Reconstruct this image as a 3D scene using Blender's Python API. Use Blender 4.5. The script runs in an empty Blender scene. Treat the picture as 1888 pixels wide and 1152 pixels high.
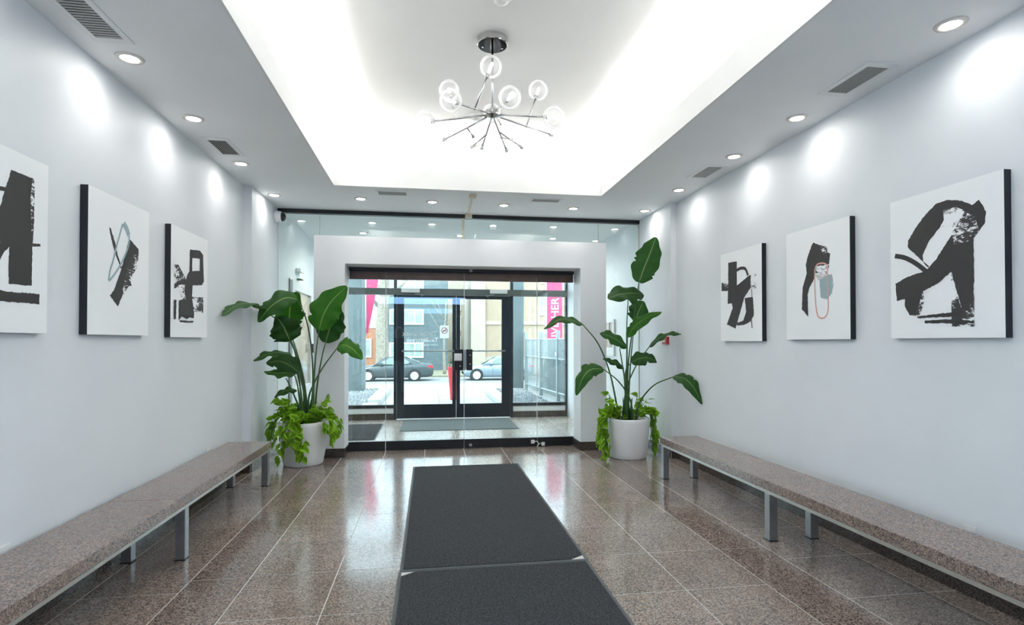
import bpy, bmesh, math, random
from mathutils import Vector, Matrix, Euler, geometry

random.seed(11)
scene = bpy.context.scene
col = scene.collection
R = math.radians

# ------------------------------------------------------------------ camera
cam_data = bpy.data.cameras.new('camera')
cam_data.sensor_fit = 'HORIZONTAL'
cam_data.sensor_width = 36.0
cam_data.lens = 1022.45 / 1888 * 36.0
cam_data.shift_y = 41.26 / 1888
cam_data.clip_start = 0.05
cam_data.clip_end = 300
cam = bpy.data.objects.new('camera', cam_data)
cam.location = (0, 0, 1.45)
cam.rotation_euler = (R(90 + 0.733), 0, -0.1482)
col.objects.link(cam)
scene.camera = cam

# ------------------------------------------------------------------ world, sun, exposure
world = bpy.data.worlds.new('overcast_sky')
scene.world = world
world.use_nodes = True
bg = world.node_tree.nodes['Background']
bg.inputs['Color'].default_value = (0.70, 0.85, 1.0, 1)
bg.inputs['Strength'].default_value = 0.80
sun_data = bpy.data.lights.new('sun', 'SUN')
sun_data.energy = 0.30
sun_data.angle = R(8)
sun_data.color = (1.0, 0.95, 0.87)
sun = bpy.data.objects.new('sun', sun_data)
sun.rotation_euler = (R(48), 0, R(-25))
col.objects.link(sun)
vs = scene.view_settings
scene.display_settings.display_device = 'sRGB'
vs.view_transform = 'Standard'
vs.look = 'None'
vs.gamma = 1.0
vs.use_curve_mapping = False
vs.exposure = 3.03
scene.cycles.use_denoising = True
scene.cycles.max_bounces = 10
scene.cycles.diffuse_bounces = 5
scene.cycles.glossy_bounces = 4
scene.cycles.transparent_max_bounces = 24
scene.cycles.sample_clamp_indirect = 6.0
scene.cycles.caustics_reflective = False
scene.cycles.caustics_refractive = False

SPOT_W = 1.0        # each recessed downlight
COVE_E = 5.0         # cove strip emission
LENS_E = 6.5         # downlight lens emission
STRIP_E = 1.1       # linear lamps on the far rear wall

# ------------------------------------------------------------------ room numbers (metres)
XL, XR = -2.05, 3.059          # side walls
PXL, PXR = -1.96, 2.982        # pilaster faces beside the glass wall
PY = 6.53                      # where the pilasters begin
ZC = 3.194                     # soffit
ZT = 3.80                      # raised ceiling
TX0, TX1, TY0, TY1 = -1.05, 2.03, 2.0, 6.369   # tray opening
ZF = 3.408                     # top of tray fascia
D = 7.606                      # glass wall
FY = 10.62                     # outer facade
BY = -3.2                      # rear wall

# ------------------------------------------------------------------ materials
def new_mat(name):
    m = bpy.data.materials.new(name)
    m.use_nodes = True
    nt = m.node_tree
    return m, nt, nt.nodes['Principled BSDF']

def plain(name, rgb, rough=0.5, metal=0.0, spec=0.5, var=0.0, scale=8.0, bump=0.0, bscale=60.0):
    m, nt, b = new_mat(name)
    b.inputs['Base Color'].default_value = (*rgb, 1)
    b.inputs['Roughness'].default_value = rough
    b.inputs['Metallic'].default_value = metal
    b.inputs['Specular IOR Level'].default_value = spec
    if var > 0 or bump > 0:
        g = nt.nodes.new('ShaderNodeNewGeometry')
    if var > 0:
        n = nt.nodes.new('ShaderNodeTexNoise'); n.inputs['Scale'].default_value = scale; n.inputs['Detail'].default_value = 5
        nt.links.new(g.outputs['Position'], n.inputs['Vector'])
        r = nt.nodes.new('ShaderNodeValToRGB')
        r.color_ramp.elements[0].position = 0.3; r.color_ramp.elements[1].position = 0.7
        r.color_ramp.elements[0].color = (*[c * (1 - var) for c in rgb], 1)
        r.color_ramp.elements[1].color = (*[min(1, c * (1 + var)) for c in rgb], 1)
        nt.links.new(n.outputs['Fac'], r.inputs['Fac'])
        nt.links.new(r.outputs['Color'], b.inputs['Base Color'])
    if bump > 0:
        n2 = nt.nodes.new('ShaderNodeTexNoise'); n2.inputs['Scale'].default_value = bscale; n2.inputs['Detail'].default_value = 3
        nt.links.new(g.outputs['Position'], n2.inputs['Vector'])
        bp = nt.nodes.new('ShaderNodeBump'); bp.inputs['Strength'].default_value = bump; bp.inputs['Distance'].default_value = 0.01
        nt.links.new(n2.outputs['Fac'], bp.inputs['Height'])
        nt.links.new(bp.outputs['Normal'], b.inputs['Normal'])
    return m

def emit(name, rgb, strength):
    m, nt, b = new_mat(name)
    b.inputs['Base Color'].default_value = (0.8, 0.8, 0.8, 1)
    b.inputs['Emission Color'].default_value = (*rgb, 1)
    b.inputs['Emission Strength'].default_value = strength
    return m

def granite(name, cols, rough, scale=95.0, tilevar=0.12, bump=0.0):
    """speckled polished stone in world coordinates; cols = dark, mid, warm, light"""
    m, nt, b = new_mat(name)
    N, L = nt.nodes, nt.links
    g = N.new('ShaderNodeNewGeometry')
    v = N.new('ShaderNodeTexVoronoi'); v.inputs['Scale'].default_value = scale
    w = N.new('ShaderNodeTexNoise'); w.inputs['Scale'].default_value = scale * 0.55; w.inputs['Detail'].default_value = 3
    mixv = N.new('ShaderNodeMixRGB'); mixv.inputs['Fac'].default_value = 0.02
    L.new(g.outputs['Position'], mixv.inputs[1]); L.new(w.outputs['Color'], mixv.inputs[2])
    L.new(g.outputs['Position'], w.inputs['Vector'])
    L.new(mixv.outputs['Color'], v.inputs['Vector'])
    sep = N.new('ShaderNodeSeparateColor'); L.new(v.outputs['Color'], sep.inputs['Color'])
    r = N.new('ShaderNodeValToRGB'); cr = r.color_ramp; cr.interpolation = 'LINEAR'
    cr.elements[0].position = 0.05; cr.elements[0].color = (*cols[0], 1)
    cr.elements[1].position = 1.0; cr.elements[1].color = (*cols[3], 1)
    e = cr.elements.new(0.40); e.color = (*cols[1], 1)
    e = cr.elements.new(0.72); e.color = (*cols[2], 1)
    L.new(sep.outputs['Red'], r.inputs['Fac'])
    big = N.new('ShaderNodeTexNoise'); big.inputs['Scale'].default_value = 2.6; big.inputs['Detail'].default_value = 6
    L.new(g.outputs['Position'], big.inputs['Vector'])
    oi = N.new('ShaderNodeObjectInfo')
    ma = N.new('ShaderNodeMath'); ma.operation = 'MULTIPLY_ADD'; ma.inputs[1].default_value = tilevar; ma.inputs[2].default_value = 0.76 - tilevar / 2
    L.new(oi.outputs['Random'], ma.inputs[0])
    ad = N.new('ShaderNodeMath'); ad.operation = 'MULTIPLY_ADD'; ad.inputs[1].default_value = 0.48
    L.new(big.outputs['Fac'], ad.inputs[0]); L.new(ma.outputs['Value'], ad.inputs[2])
    mul = N.new('ShaderNodeVectorMath'); mul.operation = 'SCALE'
    L.new(r.outputs['Color'], mul.inputs[0]); L.new(ad.outputs['Value'], mul.inputs['Scale'])
    L.new(mul.outputs['Vector'], b.inputs['Base Color'])
    b.inputs['Roughness'].default_value = rough
    b.inputs['Specular IOR Level'].default_value = 0.5
    return m

def pane_glass(name, tint, gain=1.8, ior=1.5):
    """window glass: clear transmission with a real fresnel reflection on the outer faces"""
    m = bpy.data.materials.new(name); m.use_nodes = True
    nt = m.node_tree; N, L = nt.nodes, nt.links
    N.remove(N['Principled BSDF'])
    out = N['Material Output']
    t = N.new('ShaderNodeBsdfTransparent'); t.inputs['Color'].default_value = (*tint, 1)
    gl = N.new('ShaderNodeBsdfGlossy'); gl.inputs['Roughness'].default_value = 0.0; gl.inputs['Color'].default_value = (0.93, 1.0, 0.97, 1)
    fr = N.new('ShaderNodeFresnel'); fr.inputs['IOR'].default_value = ior
    g = N.new('ShaderNodeNewGeometry')
    inv = N.new('ShaderNodeMath'); inv.operation = 'SUBTRACT'; inv.inputs[0].default_value = 1.0
    L.new(g.outputs['Backfacing'], inv.inputs[1])
    mu = N.new('ShaderNodeMath'); mu.operation = 'MULTIPLY'; L.new(fr.outputs['Fac'], mu.inputs[0]); L.new(inv.outputs['Value'], mu.inputs[1])
    mg = N.new('ShaderNodeMath'); mg.operation = 'MULTIPLY'; mg.use_clamp = True; mg.inputs[1].default_value = gain
    L.new(mu.outputs['Value'], mg.inputs[0])
    mx = N.new('ShaderNodeMixShader'); L.new(mg.outputs['Value'], mx.inputs['Fac'])
    L.new(t.outputs['BSDF'], mx.inputs[1]); L.new(gl.outputs['BSDF'], mx.inputs[2])
    L.new(mx.outputs['Shader'], out.inputs['Surface'])
    return m

def globe_glass(name):
    m = bpy.data.materials.new(name); m.use_nodes = True
    nt = m.node_tree; N, L = nt.nodes, nt.links
    N.remove(N['Principled BSDF']); out = N['Material Output']
    t = N.new('ShaderNodeBsdfTransparent'); t.inputs['Color'].default_value = (0.97, 0.97, 0.97, 1)
    gl = N.new('ShaderNodeBsdfGlossy'); gl.inputs['Roughness'].default_value = 0.03
    di = N.new('ShaderNodeBsdfTranslucent'); di.inputs['Color'].default_value = (0.95, 0.95, 0.95, 1)
    di2 = N.new('ShaderNodeBsdfDiffuse'); di2.inputs['Color'].default_value = (0.95, 0.95, 0.95, 1)
    ads = N.new('ShaderNodeMixShader'); ads.inputs['Fac'].default_value = 0.5
    L.new(di.outputs['BSDF'], ads.inputs[1]); L.new(di2.outputs['BSDF'], ads.inputs[2])
    fr = N.new('ShaderNodeFresnel'); fr.inputs['IOR'].default_value = 1.35
    lw = N.new('ShaderNodeMath'); lw.operation = 'MULTIPLY_ADD'; lw.inputs[1].default_value = 0.65; lw.inputs[2].default_value = 0.14; lw.use_clamp = True
    L.new(fr.outputs['Fac'], lw.inputs[0])
    m1 = N.new('ShaderNodeMixShader'); L.new(lw.outputs['Value'], m1.inputs['Fac'])
    L.new(t.outputs['BSDF'], m1.inputs[1]); L.new(ads.outputs['Shader'], m1.inputs[2])
    m2 = N.new('ShaderNodeMixShader'); m2.inputs['Fac'].default_value = 0.08
    L.new(m1.outputs['Shader'], m2.inputs[1]); L.new(gl.outputs['BSDF'], m2.inputs[2])
    L.new(m2.outputs['Shader'], out.inputs['Surface'])
    return m

def leaf_mat(name, dark, light, vein, rough=0.32, stripes=70.0):
    m, nt, b = new_mat(name)
    N, L = nt.nodes, nt.links
    uv = N.new('ShaderNodeUVMap')
    sp = N.new('ShaderNodeSeparateXYZ'); L.new(uv.outputs['UV'], sp.inputs[0])
    # fine side veins: slanted stripes across the blade
    a = N.new('ShaderNodeMath'); a.operation = 'MULTIPLY_ADD'; a.inputs[1].default_value = -0.18
    ab = N.new('ShaderNodeMath'); ab.operation = 'ABSOLUTE'
    su = N.new('ShaderNodeMath'); su.operation = 'SUBTRACT'; su.inputs[1].default_value = 0.5
    L.new(sp.outputs['X'], su.inputs[0]); L.new(su.outputs['Value'], ab.inputs[0])
    L.new(ab.outputs['Value'], a.inputs[0]); L.new(sp.outputs['Y'], a.inputs[2])
    s = N.new('ShaderNodeMath'); s.operation = 'MULTIPLY'; s.inputs[1].default_value = stripes * 6.283
    L.new(a.outputs['Value'], s.inputs[0])
    sn = N.new('ShaderNodeMath'); sn.operation = 'SINE'; L.new(s.outputs['Value'], sn.inputs[0])
    mr = N.new('ShaderNodeMapRange'); mr.inputs['From Min'].default_value = -1; mr.inputs['From Max'].default_value = 1
    L.new(sn.outputs['Value'], mr.inputs['Value'])
    no = N.new('ShaderNodeTexNoise'); no.inputs['Scale'].default_value = 9
    g = N.new('ShaderNodeNewGeometry'); L.new(g.outputs['Position'], no.inputs['Vector'])
    ml = N.new('ShaderNodeMath'); ml.operation = 'MULTIPLY'; L.new(mr.outputs['Result'], ml.inputs[0]); L.new(no.outputs['Fac'], ml.inputs[1])
    mx = N.new('ShaderNodeMixRGB'); mx.inputs[1].default_value = (*dark, 1); mx.inputs[2].default_value = (*light, 1)
    L.new(ml.outputs['Value'], mx.inputs['Fac'])
    # midrib
    lt = N.new('ShaderNodeMath'); lt.operation = 'LESS_THAN'; lt.inputs[1].default_value = 0.022; L.new(ab.outputs['Value'], lt.inputs[0])
    mx2 = N.new('ShaderNodeMixRGB'); mx2.inputs[2].default_value = (*vein, 1)
    L.new(lt.outputs['Value'], mx2.inputs['Fac']); L.new(mx.outputs['Color'], mx2.inputs[1])
    oi = N.new('ShaderNodeObjectInfo')
    hs = N.new('ShaderNodeHueSaturation')
    vm = N.new('ShaderNodeMath'); vm.operation = 'MULTIPLY_ADD'; vm.inputs[1].default_value = 0.5; vm.inputs[2].default_value = 0.78
    L.new(oi.outputs['Random'], vm.inputs[0]); L.new(vm.outputs['Value'], hs.inputs['Value']); L.new(mx2.outputs['Color'], hs.inputs['Color'])
    L.new(hs.outputs['Color'], b.inputs['Base Color'])
    b.inputs['Roughness'].default_value = rough
    b.inputs['Specular IOR Level'].default_value = 0.22
    bp = N.new('ShaderNodeBump'); bp.inputs['Strength'].default_value = 0.25; bp.inputs['Distance'].default_value = 0.004
    L.new(mr.outputs['Result'], bp.inputs['Height']); L.new(bp.outputs['Normal'], b.inputs['Normal'])
    tr = N.new('ShaderNodeBsdfTranslucent'); L.new(hs.outputs['Color'], tr.inputs['Color'])
    ms = N.new('ShaderNodeMixShader'); ms.inputs['Fac'].default_value = 0.22
    L.new(b.outputs['BSDF'], ms.inputs[1]); L.new(tr.outputs['BSDF'], ms.inputs[2])
    L.new(ms.outputs['Shader'], N['Material Output'].inputs['Surface'])
    return m

def ink_mat(name, rgb, dry, under=(0.92, 0.925, 0.93)):
    m, nt, b = new_mat(name)
    N, L = nt.nodes, nt.links
    g = N.new('ShaderNodeNewGeometry')
    mp = N.new('ShaderNodeMapping'); mp.inputs['Scale'].default_value = (1.0, 0.55, 1.3)
    L.new(g.outputs['Position'], mp.inputs['Vector'])
    n1 = N.new('ShaderNodeTexNoise'); n1.inputs['Scale'].default_value = 55; n1.inputs['Detail'].default_value = 8; n1.inputs['Roughness'].default_value = 0.7
    n2 = N.new('ShaderNodeTexNoise'); n2.inputs['Scale'].default_value = 7; n2.inputs['Detail'].default_value = 2
    L.new(mp.outputs['Vector'], n1.inputs['Vector']); L.new(mp.outputs['Vector'], n2.inputs['Vector'])
    ad = N.new('ShaderNodeMath'); ad.operation = 'ADD'; L.new(n1.outputs['Fac'], ad.inputs[0]); L.new(n2.outputs['Fac'], ad.inputs[1])
    gt = N.new('ShaderNodeMapRange'); gt.inputs['From Min'].default_value = 1.42 - dry; gt.inputs['From Max'].default_value = 1.47 - dry
    L.new(ad.outputs['Value'], gt.inputs['Value'])
    mx = N.new('ShaderNodeMixRGB'); mx.inputs[1].default_value = (*rgb, 1); mx.inputs[2].default_value = (*under, 1)
    L.new(gt.outputs['Result'], mx.inputs['Fac']); L.new(mx.outputs['Color'], b.inputs['Base Color'])
    b.inputs['Roughness'].default_value = 0.7
    return m

M = {}
M['wall'] = plain('painted_wall', (0.775, 0.792, 0.815), 0.50, spec=0.35, var=0.015, scale=2.0, bump=0.03, bscale=180)
M['white_paint'] = plain('white_paint', (0.80, 0.815, 0.83), 0.45, var=0.01, bump=0.02, bscale=150)
M['soffit'] = plain('soffit_paint', (0.90, 0.915, 0.93), 0.6, var=0.012, scale=3)
M['tray'] = plain('tray_paint', (0.86, 0.86, 0.85), 0.6, var=0.01, scale=3)
M['tile'] = granite('floor_granite', [(0.075, 0.062, 0.055), (0.223, 0.178, 0.152), (0.357, 0.256, 0.202), (0.437, 0.393, 0.362)], 0.13, 170)
M['band_tile'] = granite('band_granite', [(0.041, 0.035, 0.033), (0.171, 0.129, 0.11), (0.305, 0.217, 0.172), (0.362, 0.316, 0.292)], 0.12, 170)
M['base_tile'] = granite('baseboard_granite', [(0.014, 0.013, 0.012), (0.058, 0.046, 0.04), (0.102, 0.074, 0.061), (0.118, 0.105, 0.096)], 0.18, 170)
M['bench_stone'] = granite('bench_granite', [(0.058, 0.047, 0.046), (0.195, 0.15, 0.129), (0.334, 0.226, 0.174), (0.388, 0.339, 0.307)], 0.16, 200, tilevar=0.05)
M['vest_tile'] = granite('vestibule_granite', [(0.2, 0.175, 0.163), (0.375, 0.338, 0.3), (0.525, 0.45, 0.388), (0.65, 0.613, 0.575)], 0.22, 100)
M['grout'] = plain('grout', (0.62, 0.60, 0.57), 0.8, var=0.08, scale=30)
M['black_frame'] = plain('black_anodised', (0.012, 0.012, 0.014), 0.35, var=0.2, scale=12)
M['bronze'] = plain('bronze_rail', (0.095, 0.062, 0.05), 0.35, 0.5, var=0.15, scale=10)
M['dark_blue_frame'] = plain('dark_door_frame', (0.010, 0.014, 0.022), 0.3, var=0.15, scale=15)
M['grey_frame'] = plain('grey_header', (0.13, 0.15, 0.145), 0.4, var=0.06, scale=8)  # grey metal, lightened to carry the header's reflection in its colour
M['steel'] = plain('brushed_steel', (0.42, 0.43, 0.45), 0.32, 0.9, var=0.08, scale=25)
M['rail_steel'] = plain('bench_rail_steel', (0.62, 0.61, 0.57), 0.35, 0.75, var=0.05, scale=20)
M['chrome'] = plain('chrome', (0.62, 0.62, 0.62), 0.10, 1.0)
M['dark_chrome'] = plain('canopy_mirror', (0.05, 0.05, 0.05), 0.12, 1.0, var=0.3, scale=14)
M['white_plastic'] = plain('white_plastic', (0.80, 0.80, 0.79), 0.4)
M['cream_plastic'] = plain('cream_plastic', (0.70, 0.63, 0.48), 0.5)
M['red_plastic'] = plain('red_plastic', (0.45, 0.02, 0.02), 0.4)
M['dark_plastic'] = plain('dark_plastic', (0.02, 0.02, 0.022), 0.3)
M['vent_metal'] = plain('vent_enamel', (0.84, 0.86, 0.87), 0.45)
M['vent_slat'] = plain('vent_slat', (0.42, 0.43, 0.42), 0.5)
M['vent_dark'] = plain('vent_shade', (0.045, 0.04, 0.033), 0.8)  # near-black colour for the shade behind the vent slats
M['lens'] = emit('downlight_lens', (1.0, 0.98, 0.95), LENS_E)
M['ring'] = plain('downlight_trim', (0.72, 0.68, 0.63), 0.35)
M['cove'] = emit('cove_led', (1.0, 0.985, 0.95), COVE_E)
M['bulb'] = emit('globe_bulb', (1.0, 0.98, 0.96), 1.2)
M['strip_lamp'] = emit('linear_lamp', (0.30, 0.56, 1.0), STRIP_E)
M['globe'] = globe_glass('globe_glass')
M['glass'] = pane_glass('entrance_glass', (0.945, 0.985, 0.965), 2.2)
M['outer_glass'] = pane_glass('facade_glass', (0.95, 0.98, 0.975), 1.6)
M['door_glass'] = plain('door_glass_reflection', (0.50, 0.44, 0.38), 0.08, var=0.25, scale=3)  # opaque; beige of the reflected outdoors is put into the glass colour
M['dark_glass'] = plain('dark_window', (0.05, 0.065, 0.07), 0.08)
M['pot'] = plain('white_resin', (0.82, 0.82, 0.82), 0.28, bump=0.0)
M['soil'] = plain('soil', (0.035, 0.022, 0.014), 0.95, var=0.4, scale=60, bump=0.6, bscale=90)
M['leaf'] = leaf_mat('strelitzia_leaf', (0.012, 0.060, 0.010), (0.055, 0.17, 0.030), (0.20, 0.30, 0.09), 0.42)
M['leaf2'] = leaf_mat('strelitzia_leaf_bright', (0.020, 0.115, 0.008), (0.075, 0.25, 0.020), (0.20, 0.36, 0.08), 0.42)
M['stalk'] = plain('leaf_stalk', (0.045, 0.12, 0.03), 0.4, var=0.25, scale=10)
M['sheath'] = plain('dry_sheath', (0.22, 0.15, 0.06), 0.7, var=0.3, scale=20)
M['pothos'] = leaf_mat('pothos_leaf', (0.19, 0.42, 0.015), (0.40, 0.66, 0.045), (0.42, 0.66, 0.10), 0.4, 8)
M['vine'] = plain('pothos_vine', (0.13, 0.24, 0.04), 0.5)
M['canvas'] = plain('canvas_white', (0.92, 0.925, 0.93), 0.75, bump=0.05, bscale=500)
M['canvas_side'] = plain('canvas_black_edge', (0.010, 0.012, 0.018), 0.55)
M['ink'] = ink_mat('black_ink', (0.042, 0.039, 0.038), 0.02)
M['dry'] = ink_mat('dry_brush_ink', (0.05, 0.045, 0.045), 0.42)
M['dry2'] = ink_mat('faint_brush_ink', (0.22, 0.20, 0.20), 0.50)
M['blue'] = ink_mat('blue_grey_paint', (0.33, 0.44, 0.47), 0.10)
M['pink'] = ink_mat('pink_line_paint', (0.72, 0.40, 0.34), 0.10)
M['pale'] = ink_mat('pale_wash', (0.62, 0.60, 0.57), 0.32)
M['mat'] = plain('carpet_mat', (0.072, 0.074, 0.079), 0.95, spec=0.1, var=0.75, scale=130, bump=0.9, bscale=420)
M['mat_edge'] = plain('mat_rubber_edge', (0.085, 0.092, 0.095), 0.7)
M['mat_back'] = plain('mat_backing', (0.62, 0.60, 0.56), 0.8)
M['vmat'] = plain('entrance_mat', (0.15, 0.17, 0.17), 0.95, spec=0.1, var=0.3, scale=150, bump=0.5, bscale=200)
M['stone_wall'] = plain('slate_cladding', (0.06, 0.075, 0.095), 0.7, var=0.5, scale=12, bump=0.6, bscale=30)
M['decal'] = plain('white_lettering', (0.88, 0.90, 0.91), 0.5)
_nt = M['decal'].node_tree                      # thin vinyl lets some light through
_t = _nt.nodes.new('ShaderNodeBsdfTranslucent'); _t.inputs['Color'].default_value = (0.9, 0.92, 0.93, 1)
_m = _nt.nodes.new('ShaderNodeMixShader'); _m.inputs['Fac'].default_value = 0.6
_nt.links.new(_nt.nodes['Principled BSDF'].outputs['BSDF'], _m.inputs[1]); _nt.links.new(_t.outputs['BSDF'], _m.inputs[2])
_nt.links.new(_m.outputs['Shader'], _nt.nodes['Material Output'].inputs['Surface'])
# outdoors
M['concrete'] = plain('pale_concrete', (0.36, 0.355, 0.345), 0.85, var=0.06, scale=3, bump=0.1)
M['kerb'] = plain('kerb_stone', (0.46, 0.46, 0.44), 0.85, var=0.10, scale=8, bump=0.2)
M['asphalt'] = plain('asphalt', (0.24, 0.24, 0.24), 0.9, var=0.08, scale=20)
M['gravel'] = plain('gravel', (0.27, 0.28, 0.285), 0.9, var=0.35, scale=25)
M['grass'] = plain('dry_grass', (0.22, 0.205, 0.14), 0.95, var=0.25, scale=6, bump=0.5)
M['pier'] = plain('grey_pier', (0.09, 0.115, 0.12), 0.6, var=0.1, scale=5)
M['bark'] = plain('tree_bark', (0.26, 0.225, 0.18), 0.95, var=0.35, scale=9, bump=1.0, bscale=18)
M['grey_brick'] = plain('grey_brick', (0.11, 0.14, 0.15), 0.85, var=0.15, scale=4)
M['beige'] = plain('beige_render', (0.36, 0.275, 0.20), 0.85, var=0.06, scale=2)
M['beige2'] = plain('cream_render', (0.42, 0.36, 0.29), 0.85, var=0.05, scale=2)
M['orange_brick'] = plain('orange_brick', (0.42, 0.19, 0.11), 0.85, var=0.2, scale=6)
M['siding'] = plain('white_siding', (0.66, 0.63, 0.58), 0.7, var=0.04)
M['roof'] = plain('roof_shingle', (0.16, 0.15, 0.14), 0.9, var=0.2, scale=8)
M['win_white'] = plain('white_window_frame', (0.78, 0.78, 0.76), 0.5)
M['far_glass'] = plain('far_window_glass', (0.28, 0.36, 0.33), 0.12, var=0.2, scale=2)
M['car_dark'] = plain('dark_grey_car_paint', (0.075, 0.092, 0.095), 0.22, 0.4)
M['car_silver'] = plain('silver_blue_car_paint', (0.27, 0.33, 0.38), 0.25, 0.5)
M['car_glass'] = plain('car_glass', (0.16, 0.20, 0.18), 0.08)
M['tyre'] = plain('tyre', (0.02, 0.02, 0.02), 0.8)
M['alloy'] = plain('alloy_wheel', (0.62, 0.62, 0.62), 0.3, 0.7)
M['tail_red'] = plain('tail_lamp_red', (0.62, 0.02, 0.03), 0.2)
M['head_lamp'] = plain('head_lamp', (0.7, 0.74, 0.78), 0.15)
M['banner'] = plain('pink_banner', (0.60, 0.045, 0.14), 0.7, var=0.06, scale=4)
M['red_planter'] = plain('red_planter', (0.68, 0.03, 0.045), 0.35)
M['evergreen'] = plain('evergreen', (0.045, 0.10, 0.05), 0.8, var=0.4, scale=12)
M['garden_wall'] = plain('grey_garden_wall', (0.11, 0.14, 0.14), 0.8, var=0.15, scale=6)
M['fence'] = plain('grey_fence_steel', (0.30, 0.34, 0.35), 0.5, 0.2)
M['skin'] = plain('skin', (0.32, 0.18, 0.12), 0.55)
M['hood'] = plain('pale_blue_hood', (0.60, 0.66, 0.74), 0.9)
M['vest'] = plain('black_vest', (0.012, 0.013, 0.017), 0.8)
M['trousers'] = plain('grey_trousers', (0.26, 0.29, 0.34), 0.9)
M['shoe'] = plain('dark_shoe', (0.02, 0.02, 0.02), 0.6)

# ------------------------------------------------------------------ geometry helpers
ORG = {}
def link(o):
    col.objects.link(o); return o

def tag(o, label=None, cat=None, group=None, kind=None):
    if label: o['label'] = label
    if cat: o['category'] = cat
    if group: o['group'] = group
    if kind: o['kind'] = kind
    return o

def thing(name, loc, label=None, cat=None, group=None, kind=None):
    o = bpy.data.objects.new(name, None)
    o.location = loc; o.empty_display_size = 0.1
    link(o); ORG[o.name] = Vector(loc)
    return tag(o, label, cat, group, kind)

def finish(bm, name, mats, parent=None, smooth=False, loc=None, auto=None):
    """bm holds world coordinates; the object's origin is the parent's (or loc)"""
    org = ORG[parent.name] if parent is not None else Vector(loc) if loc is not None else Vector((0, 0, 0))
    bmesh.ops.translate(bm, verts=bm.verts, vec=-org)
    bmesh.ops.recalc_face_normals(bm, faces=bm.faces) if auto is None else None
    me = bpy.data.meshes.new(name)
    bm.to_mesh(me); bm.free()
    if smooth:
        for p in me.polygons: p.use_smooth = True
    for m in (mats if isinstance(mats, (list, tuple)) else [mats]): me.materials.append(m)
    o = bpy.data.objects.new(name, me)
    link(o)
    if parent is not None:
        o.parent = parent
    elif loc is not None:
        o.location = loc
    ORG[o.name] = org
    return o

def box(bm, x0, x1, y0, y1, z0, z1, bev=0.0, mi=0):
    r = bmesh.ops.create_cube(bm, size=1.0)
    vs_ = r['verts']
    bmesh.ops.scale(bm, vec=(abs(x1 - x0), abs(y1 - y0), abs(z1 - z0)), verts=vs_)
    bmesh.ops.translate(bm, vec=((x0 + x1) / 2, (y0 + y1) / 2, (z0 + z1) / 2), verts=vs_)
    fs = set(f for v in vs_ for f in v.link_faces)
    for f in fs: f.material_index = mi
    if bev > 0:
        es = list(set(e for v in vs_ for e in v.link_edges))
        bmesh.ops.bevel(bm, geom=es, offset=bev, segments=2, affect='EDGES', profile=0.6)
    return bm

def bbox(name, x0, x1, y0, y1, z0, z1, mat, parent=None, bev=0.0, loc=None):
    bm = bmesh.new(); box(bm, x0, x1, y0, y1, z0, z1, bev)
    return finish(bm, name, mat, parent, loc=loc)

def obox(bm, c, sx, sy, sz, rot):
    """oriented box centred on c, rot = Euler or Matrix"""
    r = bmesh.ops.create_cube(bm, size=1.0)
    bmesh.ops.scale(bm, vec=(sx, sy, sz), verts=r['verts'])
    m = rot.to_matrix().to_4x4() if isinstance(rot, Euler) else rot.to_4x4()
    bmesh.ops.transform(bm, matrix=Matrix.Translation(c) @ m, verts=r['verts'])

def tube(bm, pts, rads, seg=8, cap=True):
    pts = [Vector(p) for p in pts]
    if not isinstance(rads, (list, tuple)): rads = [rads] * len(pts)
    rings = []; prev = None
    for i, p in enumerate(pts):
        if i == 0: t = pts[1] - pts[0]
        elif i == len(pts) - 1: t = pts[-1] - pts[-2]
        else: t = (pts[i + 1] - pts[i - 1])
        t.normalize()
        if prev is None:
            a = Vector((0, 0, 1)) if abs(t.z) < 0.9 else Vector((1, 0, 0))
            n = t.cross(a).normalized()
        else:
            n = (prev - t * prev.dot(t)).normalized()
        prev = n; b = t.cross(n)
        rings.append([bm.verts.new(p + (n * math.cos(k * 2 * math.pi / seg) + b * math.sin(k * 2 * math.pi / seg)) * rads[i]) for k in range(seg)])
    for i in range(len(rings) - 1):
        for k in range(seg):
            bm.faces.new((rings[i][k], rings[i][(k + 1) % seg], rings[i + 1][(k + 1) % seg], rings[i + 1][k]))
    if cap:
        bm.faces.new(rings[0][::-1]); bm.faces.new(rings[-1])

def lathe(bm, c, prof, seg=32, axis='Z'):
    """prof = (radius, height) list, turned about an axis through c"""
    c = Vector(c); rings = []
    for r, h in prof:
        ring = []
        for k in range(seg):
            a = 2 * math.pi * k / seg
            if axis == 'Z': v = Vector((r * math.cos(a), r * math.sin(a), h))
            elif axis == 'Y': v = Vector((r * math.cos(a), h, r * math.sin(a)))
            else: v = Vector((h, r * math.cos(a), r * math.sin(a)))
            ring.append(bm.verts.new(c + v))
        rings.append(ring)
    for i in range(len(rings) - 1):
        for k in range(seg):
            bm.faces.new((rings[i][k], rings[i][(k + 1) % seg], rings[i + 1][(k + 1) % seg], rings[i + 1][k]))
    bm.faces.new(rings[0]); bm.faces.new(rings[-1])
    bmesh.ops.remove_doubles(bm, verts=bm.verts, dist=1e-6)

def catmull(pts, n):
    pts = [Vector(p) for p in pts]
    P = [pts[0] * 2 - pts[1]] + pts + [pts[-1] * 2 - pts[-2]]
    out = []
    segs = len(pts) - 1
    for i in range(n + 1):
        t = i / n * segs; k = min(int(t), segs - 1); u = t - k
        a, b, c, d = P[k], P[k + 1], P[k + 2], P[k + 3]
        out.append(0.5 * ((2 * b) + (c - a) * u + (2 * a - 5 * b + 4 * c - d) * u * u + (3 * b - a - 3 * c + d) * u ** 3))
    return out

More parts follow.
